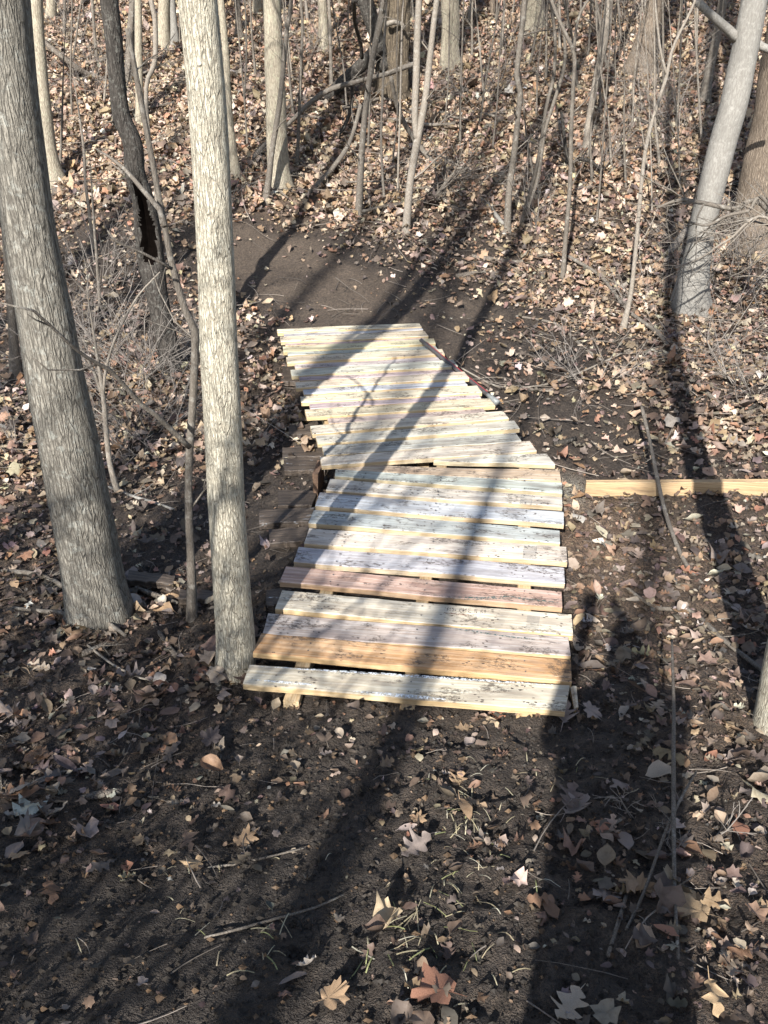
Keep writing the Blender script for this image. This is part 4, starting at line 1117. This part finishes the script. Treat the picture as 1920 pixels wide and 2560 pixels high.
LO = [('oak', strip_leaf(OAK_L, curl=c, fold=f, wave=w, seed=s, stem=0)) for c, f, w, s in ((.3,.2,.06,1),(.7,.4,.06,2),(-.5,.2,.08,3))] + \
     [('oval', strip_leaf(OVA_L, .02, c, f, .04, 0, s)) for c, f, s in ((.4,.4,5),(.9,.6,6),(-.5,.2,7))] + [('maple', palm_leaf(MAP_L, c, s, 0)) for c, s in ((.3,1),(.6,2))] + [('scrap', palm_leaf(FRAG, c, s, 0)) for c, s in ((.6,11),(-.7,12),(1.0,13))]

LO2 = [(k, t) for k, t in LO if k in ('oak', 'scrap')] + [('oval', strip_leaf([(0,.03),(.42,.30),(1,.02)], .0, c, f, .08, 0, s)) for c, f, s in ((.5,.5,15),(-.5,.3,16),(1.0,.7,17),(.3,-.4,18))]
PAL = np.array([(.36,.258,.172),(.44,.335,.237),(.26,.176,.113),(.49,.40,.30),(.17,.123,.09),(.33,.188,.115),(.30,.24,.192),(.13,.102,.084),(.355,.265,.205),(.54,.475,.395)])
W_HILL = np.array([.23,.17,.22,.08,.14,.05,.04,.09,.02,.02]); W_HILL /= W_HILL.sum()
W_NEAR = np.array([.07,.05,.17,.04,.27,.04,.12,.22,.04,.02]); W_NEAR /= W_NEAR.sum()

DECK_PX = [(600,1715),(838,1185),(790,1120),(762,1025),(717,895),(690,820),(1052,806),(1100,870),(1172,942),(1262,1030),(1335,1110),(1392,1160),(1412,1300),(1434,1560),(1430,1700),(1418,1782)]
DECK = np.array([at_z(x, y, -.02)[:2] for x, y in DECK_PX])
def in_poly(x, y, P):
    ins = np.zeros(x.shape, bool); n = len(P); j = n - 1
    for i in range(n):
        c = ((P[i, 1] > y) != (P[j, 1] > y)) & (x < (P[j, 0] - P[i, 0]) * (y - P[i, 1]) / (P[j, 1] - P[i, 1] + 1e-12) + P[i, 0])
        ins ^= c; j = i
    return ins

def normal_at(x, y, e=.05):
    gx = (gfull(x + e, y) - gfull(x - e, y)) / (2 * e); gy = (gfull(x, y + e) - gfull(x, y - e)) / (2 * e)
    n = np.stack([-gx, -gy, np.ones_like(gx)], -1)
    return n / np.linalg.norm(n, axis=-1, keepdims=True)

def rot_frames(n, yaw, tilt, taxis):
    """frames whose z is n tilted about a random in-plane axis"""
    u = np.cross(n, np.array([0, 1., 0])); u /= np.linalg.norm(u, axis=1, keepdims=True); v = np.cross(n, u)
    ax = u * np.cos(taxis)[:, None] + v * np.sin(taxis)[:, None]
    z = n * np.cos(tilt)[:, None] + np.cross(ax, n) * np.sin(tilt)[:, None]
    x0 = u * np.cos(yaw)[:, None] + v * np.sin(yaw)[:, None]
    x = x0 - z * (x0 * z).sum(1, keepdims=True); x /= np.linalg.norm(x, axis=1, keepdims=True)
    return np.stack([x, np.cross(z, x), z], -1)      # columns

def scatter(mb, templates, x, y, size, weights, tilt_s, lift, seed, dark=1.0):
    R = np.random.default_rng(seed); M_ = len(x)
    KW = {'oak': .24, 'oval': .34, 'maple': .03, 'narrow': .12, 'scrap': .24}
    kn = [k for k, _ in templates]; pk = np.array([KW[k] / kn.count(k) for k in kn]); which = R.choice(len(templates), M_, p=pk / pk.sum())
    n = normal_at(x, y); yaw = R.random(M_) * 6.283; tilt = np.clip(np.abs(R.normal(0, tilt_s, M_)), 0, 1.25); ta = R.random(M_) * 6.283
    Fm = rot_frames(n, yaw, tilt, ta)
    ci = R.choice(len(PAL), M_, p=weights); col = PAL[ci] * R.uniform(.75, 1.2, (M_, 1)) * (1 + R.normal(0, .05, (M_, 3)))
    col = np.clip(col * dark, .01, .75)
    z = gz(x, y) + R.random(M_) * lift + size * .12 * np.sin(tilt)
    for k, (_, (V, T)) in enumerate(templates):
        s = np.where(which == k)[0]
        if not len(s): continue
        L = V[None] * size[s, None, None] * np.array([1, 1, .9]) * np.stack([np.ones(len(s)), R.uniform(.8, 1.15, len(s)), R.uniform(.5, 1.5, len(s))], -1)[:, None]
        P = np.einsum('mij,mvj->mvi', Fm[s], L) + np.stack([x[s], y[s], z[s]], -1)[:, None]
        off = np.arange(len(s))[:, None, None] * len(V)
        mb.add(P.reshape(-1, 3), [(T[None] + off).reshape(-1, 3)], col=np.repeat(col[s], len(V), 0))

def sample(n, x0, x1, y0, y1, pw, seed, cut=True, fov=1.25):
    R = np.random.default_rng(seed)
    x = R.uniform(x0, x1, n); y = R.uniform(y0, y1, n)
    k = np.abs(x) < (.62 * (y + 1.6)) * fov
    x, y = x[k], y[k]
    d = density(x, y) ** pw
    k = R.random(len(x)) < d
    x, y = x[k], y[k]
    k = ~in_poly(x, y, DECK)
    return x[k], y[k]

mb = MB()
R = np.random.default_rng(1)
x, y = sample(17000, -4.2, 4.2, .35, 4.4, 1.6, 21)
scatter(mb, HI, x, y, np.clip(R.lognormal(math.log(.047), .42, len(x)), .018, .11), W_NEAR, .36, .025, 31, .95)
x, y = sample(36000, -4.2, 4.2, .35, 4.4, .75, 22)          # small torn bits
scatter(mb, LO, x, y, np.clip(R.lognormal(math.log(.019), .5, len(x)), .006, .045), W_NEAR, .4, .012, 32, .8)
x, y = sample(64000, -6.5, 6.5, 4.4, 8.6, 1.7, 23)
scatter(mb, LO2, x, y, np.clip(R.lognormal(math.log(.050), .40, len(x)), .02, .12), (W_HILL + W_NEAR) / 2, .45, .04, 33)
x, y = sample(30000, -6, 6, 4.4, 8.6, 1.3, 26)
scatter(mb, LO, x, y, np.clip(R.lognormal(math.log(.024), .45, len(x)), .010, .06), (W_HILL + W_NEAR) / 2, .4, .012, 36)
x, y = sample(150000, -10.5, 10.5, 8.6, 16.5, 1.0, 24)
scatter(mb, LO2, x, y, np.clip(R.lognormal(math.log(.058), .40, len(x)), .03, .16), W_HILL, .55, .06, 34, 1.08)
x, y = sample(14000, -17, 17, 16.5, 27, 1.0, 25)
scatter(mb, LO, x, y, np.clip(R.lognormal(math.log(.13), .3, len(x)), .05, .22), W_HILL, .5, .05, 35, 1.08)
for bx, by, rr, nn in ((S1_[2][0], S1_[2][1], .13, 70), (S2_[2][0], S2_[2][1], .08, 55), (b9[0], b9[1], .16, 70), (b5[0], b5[1], .14, 60)):
    a = R.random(nn) * 6.283; q = rr + np.abs(R.normal(0, .07, nn)); x = bx + q * np.cos(a); y = by + q * np.sin(a)
    k = ~in_poly(x, y, DECK); x, y = x[k], y[k]
    scatter(mb, HI, x, y, np.clip(R.lognormal(math.log(.055), .35, len(x)), .02, .1), W_NEAR, .7, .03, int(abs(bx) * 100) + 500, .95)
lit = mb.build("leaf_litter", M['litter'], smooth=True)
lit["kind"] = "stuff"; lit["label"] = "carpet of dry brown fallen leaves over the forest floor"

# single leaves that can be picked out in the foreground
leaf_me = []
for kind, (V, T) in HI:
    m = MB(); m.add(V, [T]); leaf_me.append((kind, m.mesh("leaf_" + kind, M['leaf'], True)))
CN = {'tan': (.40,.27,.16), 'pale': (.40,.33,.25), 'rust': (.30,.15,.095), 'brown': (.22,.13,.08), 'dark brown': (.12,.085,.065), 'grey': (.27,.22,.19), 'golden': (.44,.31,.18)}
KN = {'oak': 'lobed oak', 'oval': 'oval', 'maple': 'pointed maple', 'narrow': 'narrow'}
def place_leaf(p, kind, size, cname, label, seed, tilt=.2, yaw=None, z=None):
    R = np.random.default_rng(seed)
    c = [i for i, (k, _) in enumerate(leaf_me) if k == kind]; me = leaf_me[c[R.integers(len(c))]][1]
    o = bpy.data.objects.new("fallen_leaf", me); COL.objects.link(o)
    n = normal_at(np.array([p[0]]), np.array([p[1]])) if z is None else np.array([[0, 0, 1.]])
    Fm = rot_frames(n, np.array([R.random() * 6.28 if yaw is None else yaw]), np.array([abs(R.normal(0, tilt))]), np.array([R.random() * 6.28]))[0]
    mw = Matrix(Fm.tolist()).to_4x4()
    o.matrix_world = Matrix.Translation(Vector((p[0], p[1], (gz(p[0], p[1]) if z is None else z) + .006 + size * .04))) @ mw @ Matrix.Diagonal((size, size * R.uniform(.9, 1.1), size * R.uniform(.6, 1.2), 1))
    o.color = (*np.clip(np.array(CN[cname]) * R.uniform(.85, 1.15), 0, .8), 1)
    tag(o, label, "leaf", "fallen leaves that can be told apart in the foreground")
    return o
BIG = [(1095,2500,'maple',.135,'rust',"large rust brown leaf with pointed lobes at the bottom edge"),
 (1735,2300,'maple',.125,'golden',"large golden tan maple leaf at lower right in the sun"),
 (1600,2230,'maple',.10,'tan',"tan maple leaf just left of the golden one"),
 (1440,2035,'oak',.12,'grey',"long grey oak leaf on dark mud in the photographer's shadow"),
 (1560,2118,'oval',.075,'grey',"grey oval leaf with a pointed tip on bare dark mud"),
 (1550,1975,'oak',.09,'grey',"pale grey lobed leaf at the upper end of the lower right leaf patch"),
 (1645,1950,'oval',.10,'pale',"long pale folded leaf beside the upright stick"),
 (1510,2250,'maple',.10,'grey',"grey maple leaf in the middle of the lower right shade"),
 (1375,2285,'oval',.065,'brown',"brown square looking leaf on black mud at lower right"),
 (1665,2235,'oval',.10,'grey',"curled grey leaf standing beside the upright stick"),
 (1845,2090,'oval',.075,'rust',"shiny orange brown leaf near the right edge"),
 (1780,2510,'oak',.09,'golden',"golden brown leaf near the bottom right corner"),
 (1420,2530,'oak',.11,'pale',"crumpled whitish leaf at the bottom edge in the shade"),
 (1040,2130,'oak',.10,'grey',"grey lobed leaf with its stalk on cracked mud at centre"),
 (1145,1962,'oak',.075,'tan',"tan leaf on sunlit mud below the boardwalk"),
 (1040,2058,'maple',.06,'tan',"small tan leaf left of the sunlit mud strip"),
 (605,2105,'maple',.095,'tan',"pinkish tan leaf with sharp points on the left mud"),
 (495,2170,'maple',.075,'golden',"yellowish curled leaf on the left mud"),
 (320,2180,'oval',.05,'rust',"small round orange brown leaf on the left mud"),
 (125,2240,'oak',.08,'brown',"brown leaf lying on wet mud at the left"),
 (50,2145,'maple',.065,'tan',"bright tan leaf near the left edge"),
 (50,2010,'oak',.13,'brown',"big purplish brown leaf at the left edge"),
 (140,2000,'oval',.065,'pale',"whitish leaf beside the big purplish leaf at left"),
 (90,2080,'oval',.075,'tan',"tan upright leaf below the whitish leaf at left"),
 (830,2510,'maple',.09,'tan',"tan lobed leaf near the bottom edge left of the grass"),
 (735,2450,'narrow',.07,'grey',"narrow grey leaf on dark mud at the bottom"),
 (1850,2390,'oak',.08,'brown',"brown leaf near the right edge below the golden maple leaf"),
 (1880,1985,'maple',.11,'grey',"big mauve grey leaf near the pale tree foot"),
 (1845,1900,'oval',.09,'grey',"grey leaf left of the pale tree foot"),
 (1860,1610,'oak',.10,'rust',"coral brown lobed leaf under the brown curved branch"),
 (1720,1440,'oak',.09,'rust',"orange curled leaf between the two right branches"),
 (1660,2350,'oval',.06,'rust',"orange leaf at the foot of the upright stick"),
 (660,910,'maple',.13,'rust',"rust red maple leaf left of the far section of the walk"),
 (690,1055,'maple',.10,'pale',"pale maple leaf beside the dark sunken planks"),
 (850,1850,'oval',.05,'pale',"small pale leaf on the mud below the walk"),
 (1290,1700,'oval',.01,'pale',""),
 (1410,1790,'oak',.12,'grey',"grey curled leaf on the right end of the nearest plank"),
 (1468,1790,'maple',.11,'grey',"mauve grey leaf beside the right end of the nearest plank"),
 (1245,1795,'oak',.09,'rust',"reddish crumpled leaf below the nearest plank"),
 (405,1745,'oak',.10,'brown',"brown leaf on the left bank near the slim trunk foot"),
 (505,1700,'oak',.08,'rust',"reddish brown leaf at the foot of the slim pale trunk"),
 (100,1680,'oak',.10,'pale',"pale leaf on the left bank"),
 (330,1700,'oak',.11,'grey',"dusty grey leaf in front of the thick left trunk")]
k = 0
for x, y, kd, s, cn, lab in BIG:
    if not lab: continue
    k += 1; place_leaf(G(x, y), kd, s, cn, lab, 900 + k)
x, y = sample(2500, -2.2, 2.2, .75, 3.4, 1.4, 77, fov=.95)
R = np.random.default_rng(6)
o3 = R.permutation(len(x))[:180]
LLAND = [(585,1700,'slim trunk foot'),(258,1590,'thick left trunk foot'),(1095,2500,'rust leaf at the bottom'),(1735,2300,'golden maple leaf'),(1440,2035,'long grey oak leaf'),(1684,1900,'upright stick'),(605,2105,'pinkish tan leaf'),(495,2170,'yellowish leaf'),(50,2010,'big purplish leaf'),
 (700,2294,'long thin twig'),(1040,2130,'grey leaf on cracked mud'),(1010,2360,'straw tuft'),(1145,1962,'tan leaf on sunlit mud'),(1020,1780,'middle stringer end'),(730,1750,'left stringer end'),(1420,1780,'nearest plank right end'),(1860,1610,'coral brown leaf'),(1650,1520,'brown curved branch'),(1470,1330,'plank ends on the right'),(1900,1850,'pale tree foot'),(1780,2510,'golden leaf by the corner'),(830,2510,'tan leaf at the bottom'),(125,2240,'brown leaf on wet mud'),(250,1985,'rotten branch chunk'),(100,1680,'pale leaf on the left bank'),(405,1745,'brown leaf near the slim trunk'),(1545,2310,'short smooth stick'),(250,2430,'lower left corner mud')]
for i in o3:
    p = np.array([x[i], y[i], float(gz(x[i], y[i]))]); d = depth(p)
    px = PW / 2 + F * p[0] / d; py = PH / 2 + F * ((CAMZ - p[2]) * CP - p[1] * SP) / d
    kd = R.choice(['oak', 'oval', 'maple', 'narrow'], p=[.46, .39, .03, .12]); cn = R.choice(list(CN), p=[.12, .05, .07, .26, .28, .19, .03])
    s = float(np.clip(R.lognormal(math.log(.062), .28), .035, .105))
    place_leaf(p, kd, s, cn, f"{'large' if s > .085 else 'small'} {cn} {KN[kd]} leaf {near(px, py, LLAND)}", 2000 + int(i), .3)

# ------------------------------------------------------------------ twig litter, straw, grass
mb = MB(); R = np.random.default_rng(8)
def twigs(x, y, Lm, r, R, arch=.02):
    n = normal_at(x, y)
    for i in range(len(x)):
        a = R.random() * 6.28; L = R.lognormal(math.log(Lm), .5)
        c = np.array([x[i], y[i]]); d = np.array([math.cos(a), math.sin(a)]); bend = R.normal(0, .12)
        ts = np.linspace(-.5, .5, 5); P = []
        for t in ts:
            q = c + d * t * L + np.array([-d[1], d[0]]) * bend * L * (t * t * 4 - .5) * .5
            P.append([q[0], q[1], 0])
        P = np.array(P); g = gz(P[:, 0], P[:, 1]); P[:, 2] = np.maximum(g, np.interp(ts, [-.5, .5], [g[0], g[-1]])) + r + R.uniform(0, arch) * (1 + np.linspace(0, R.uniform(0, 1.5), 5))
        mb.add(*tube(P, np.linspace(r, r * .5, 5) * R.uniform(.7, 1.5), 4, caps=False), col=np.array((.27, .23, .19)) * R.uniform(.35, 1.25))
x, y = sample(900, -3, 3, .7, 4.4, .35, 51); twigs(x, y, .10, .0016, R, .012)
x, y = sample(1300, -5, 5, 4.4, 8.6, .5, 52); twigs(x, y, .28, .0028, R, .04)
x, y = sample(2300, -9, 9, 8.6, 15.5, .5, 53); twigs(x, y, .42, .0042, R, .07)
tw = mb.build("twig_litter", M['litter']); tw["kind"] = "stuff"; tw["label"] = "fine fallen twigs strewn over the leaves"

mb = MB(); R = np.random.default_rng(12)
def straw(cx, cy, n, spread, L):
    c = G(cx, cy)
    for i in range(n):
        a = R.random() * 6.28; q = c[:2] + R.normal(0, spread, 2); l = L * R.uniform(.5, 1.4)
        d = np.array([math.cos(a), math.sin(a)]); P = []
        hmax = R.uniform(.003, .016)
        for t in np.linspace(0, 1, 5):
            p = q + d * l * t; P.append([p[0], p[1], float(gz(p[0], p[1])) + .003 + hmax * math.sin(t * 2.6)])
        P = np.array(P); w = R.uniform(.0007, .0016); s = np.array([-d[1], d[0], 0]) * w
        V = np.vstack([P - s, P + s]); k = len(P)
        cl = random.choice([(.40,.36,.24),(.36,.31,.19),(.26,.27,.12),(.45,.42,.32),(.30,.25,.16)])
        mb.add(V, [np.array([[j, j + 1, k + j + 1, k + j] for j in range(k - 1)])], col=cl)
for cx, cy, n, sp, L in ((1010,2370,10,.06,.07),(1060,2290,8,.06,.06),(1150,2080,22,.05,.045),(1120,2010,14,.05,.04),(960,2340,7,.05,.09),(1100,2420,14,.08,.05),(700,2350,10,.08,.05),(1180,2200,26,.08,.04),(500,2250,14,.14,.04),(1300,1950,14,.10,.04)): straw(cx, cy, n, sp, L)
g = mb.build("dead_grass", M['litter'], smooth=False); g["kind"] = "stuff"; g["label"] = "flattened straw and a few green grass blades on the mud"

# soil crumbs and clods
mb = MB(); R = np.random.default_rng(14)
x, y = sample(30000, -2.4, 2.4, .6, 3.2, 0.0, 61)
dn = density(x, y); k = dn < .6; x, y = x[k], y[k]
ico = np.array([[1,0,0],[-1,0,0],[0,1,0],[0,-1,0],[0,0,1],[0,0,-1]], float); icf = np.array([[0,2,4],[2,1,4],[1,3,4],[3,0,4],[2,0,5],[1,2,5],[3,1,5],[0,3,5]])
s = np.clip(R.lognormal(math.log(.0042), .55, len(x)), .0018, .011)
P = ico[None] * s[:, None, None] * R.uniform(.6, 1.3, (len(x), 6, 1)); P = P + np.stack([x, y, gz(x, y) + s * .3], -1)[:, None]
cc = np.where(R.random((len(x), 1)) < .12, np.array([[.13, .085, .05]]), np.array([[.034, .028, .022]])) * R.uniform(.6, 1.5, (len(x), 1))
mb.add(P.reshape(-1, 3), [(icf[None] + np.arange(len(x))[:, None, None] * 6).reshape(-1, 3)], col=np.repeat(cc, 6, 0))
g = mb.build("soil_crumbs", M['litter'], smooth=False); g["kind"] = "stuff"; g["label"] = "crumbs of dark soil scattered over the mud"

# scraps of white litter on the slope
def scrap(x, y, w, label):
    p = G(x, y); sz = w * depth(p) / F
    m = MB(); n = 5
    V = np.array([[(i / n - .5) * sz, (j / n - .5) * sz * .7, .12 * sz * math.sin(i * 1.7 + j * 2.3) + .04] for i in range(n + 1) for j in range(n + 1)])
    fq = [[i * (n + 1) + j, (i + 1) * (n + 1) + j, (i + 1) * (n + 1) + j + 1, i * (n + 1) + j + 1] for i in range(n) for j in range(n)]
    m.add(V, [np.array(fq)]); o = m.build("paper_scrap", M['paper'], smooth=True); o.location = Vector(p); o.rotation_euler = (.3, .1, .6)
    tag(o, label, "litter")
M['paper'] = flat_mat("white_paper", (.75, .76, .80), .6, .05)
scrap(777, 190, 18, "crumpled white paper scrap on the slope left of the dead tree")
scrap(1310, 228, 9, "tiny white scrap behind the wavy grey sapling")

# ------------------------------------------------------------------ trees and the photographer behind the view, whose shadows fall into it
def back_tree(label, q, s, H, r, crown, seed, bark='bark_grey', top=.3):
    """stands s metres towards the sun from ground point q, so that its shadow runs over q"""
    bx, by = q[0] - s * math.sin(SUN_AZ), q[1] - s * math.cos(SUN_AZ)
    bz = float(gfull(bx, by)); b = np.array([bx, by, bz])
    t = empty("bare_tree", b); tag(t, label, "tree", "trees behind the photographer")
    R = np.random.default_rng(seed)
    rows = np.array([[bx, by, bz, r], [bx + R.normal(0, .03), by, bz + 1.5, r * .92], [bx + R.normal(0, .06), by, bz + 3, r * .86]])
    S, V, Fc = make_trunk(rows, H, sides=16, step=.2, seed=seed, wob=.035, top=top)
    m = MB(); m.add(V, Fc); m.build("trunk", M[bark], t, origin=b)
    n, L, h0 = crown
    make_crown(S, bz + h0, n, L, seed, depth_=2, kids=5, mat=M[bark], parent=t, origin=b)
back_tree("tree out of view whose shadow runs up right of the boardwalk", G(1420, 960), 22.0, 24, .05, (8, 2.0, 13), 42)
back_tree("tree out of view shading the left bank", G(-60, 1700), 6.0, 14, .09, (9, 2.2, 2.5), 43)
back_tree("tree out of view whose shadow crosses the upper right slope", G(1700, 420), 20.0, 21, .075, (8, 2.2, 10), 47)
back_tree("tree out of view whose shadow crosses the mid slope", G(1250, 330), 22.0, 21, .08, (9, 2.4, 10), 48)
back_tree("tree out of view whose shadow crosses the trail on the left", G(250, 560), 9.0, 17, .10, (10, 2.4, 5), 49)
back_tree("tree out of view whose shadow crosses the upper left slope", G(560, 300), 20.0, 21, .13, (12, 2.6, 8), 50)
back_tree("tree out of view whose shadow crosses the slope left of the brown sapling", G(900, 420), 18.0, 20, .10, (10, 2.6, 9), 52)
back_tree("tree out of view shading the bottom left mud", G(830, 2250), 6.0, 6.4, .085, (3, 1.0, 4.5), 51, top=.1)

def thicket(label, x, y, n, h, spread, seed):
    """tall leafless shrub added behind the view for the shade it casts"""
    z = float(gfull(x, y)); b = np.array([x, y, z]); t = empty("shrub", b); tag(t, label, "shrub", "unseen bare shrubs added for their shade")
    R = np.random.default_rng(seed)
    for k in range(n):
        m = MB(); a = R.random() * 6.28; q = b + np.array([math.cos(a), math.sin(a), 0]) * R.uniform(0, .35)
        limb(m, q, (math.cos(a) * spread, math.sin(a) * spread, 1.0), h * R.uniform(.6, 1.1), .016 * R.uniform(.6, 1.2), 2, .12, .02, 6, 5, .5, .004)
        m.build("stem", M['stem'], t, origin=b)
thicket("tall bare shrub added out of view to shade the foot of the thick left trunk", -1.95, -.6, 30, 3.0, .30, 3)  # unseen shrub, added only to shade the lower left trunk

# the photographer, standing just behind the lens
def person():
    gx, gy = .055, -.40
    g = float(gfull(gx, gy))
    eye = CAMZ + .02
    J = {'pelvis': (gx, gy, g + .92), 'belly': (gx, gy, g + 1.08), 'chest': (gx, gy - .01, g + 1.30), 'neck': (gx, gy + .01, g + 1.47), 'skull': (gx, gy + .04, g + 1.58), 'crown': (gx, gy + .04, g + 1.70)}
    Rd = {'pelvis': (.20, .14), 'belly': (.195, .14), 'chest': (.205, .14), 'neck': (.062, .062), 'skull': (.085, .10), 'crown': (.06, .07)}
    E = [('pelvis', 'belly'), ('belly', 'chest'), ('chest', 'neck'), ('neck', 'skull'), ('skull', 'crown')]
    for s, n in ((-1, 'l'), (1, 'r')):
        add = {'hip': (gx + s * .10, gy, g + .86, .092), 'knee': (gx + s * .12, gy + .03, g + .50, .066), 'ankle': (gx + s * .13, gy, g + .09, .045), 'toe': (gx + s * .16, gy + .17, g + .035, .036),
               'shoulder': (gx + s * .19, gy + .01, g + 1.38, .066), 'elbow': (gx + s * .20, gy + .14, g + 1.14, .047), 'wrist': (gx + s * .085, -.10, CAMZ - .075, .031), 'palm': (gx + s * .06, -.045, CAMZ - .04, .03)}
        for k, v in add.items(): J[k + n] = v[:3]; Rd[k + n] = (v[3], v[3])
        E += [('pelvis', 'hip' + n), ('hip' + n, 'knee' + n), ('knee' + n, 'ankle' + n), ('ankle' + n, 'toe' + n), ('chest', 'shoulder' + n), ('shoulder' + n, 'elbow' + n), ('elbow' + n, 'wrist' + n), ('wrist' + n, 'palm' + n)]
        for f in range(5):
            a = (gx + s * .045, -.03, CAMZ - .062 + f * .021); b2 = (gx + s * .028, -.022, CAMZ - .066 + f * .022)
            J[f'f{f}{n}'] = a; J[f'g{f}{n}'] = b2; Rd[f'f{f}{n}'] = (.009, .009); Rd[f'g{f}{n}'] = (.0075, .0075)
            E += [('palm' + n, f'f{f}{n}'), (f'f{f}{n}', f'g{f}{n}')]
    names = list(J); idx = {k: i for i, k in enumerate(names)}
    me = bpy.data.meshes.new("person"); me.from_pydata([Vector(J[k]) - Vector((gx, gy, g)) for k in names], [(idx[a], idx[b]) for a, b in E], [])
    o = bpy.data.objects.new("person", me); COL.objects.link(o); o.location = (gx, gy, g)
    sk = o.modifiers.new("skin", 'SKIN'); sk.use_smooth_shade = True
    lay = me.skin_vertices[0] if me.skin_vertices else None
    if lay is None:
        bpy.context.view_layer.objects.active = o
        lay = me.skin_vertices[0]
    for k in names: lay.data[idx[k]].radius = Rd[k]
    lay.data[idx['pelvis']].use_root = True
    ss = o.modifiers.new("sub", 'SUBSURF'); ss.levels = 1; ss.render_levels = 1
    me.materials.append(flat_mat("dark_jacket", (.05, .055, .07), .85))
    tag(o, "photographer in a dark jacket holding up a phone, whose shadow falls at lower right", "person")
    m = MB()
    V = np.array([[x, y, z] for x in (-.036, .036) for y in (-.010, -.003) for z in (-.075, .075)], float)
    m.add(V, [np.array([[0,1,3,2],[4,6,7,5],[0,4,5,1],[2,3,7,6],[0,2,6,4],[1,5,7,3]])])
    ph = m.build("phone", flat_mat("phone_black", (.02, .02, .022), .3), smooth=False)
    ph.location = (0, -.012, CAMZ - .045); tag(ph, "phone held up in the photographer's hands", "phone")
person()
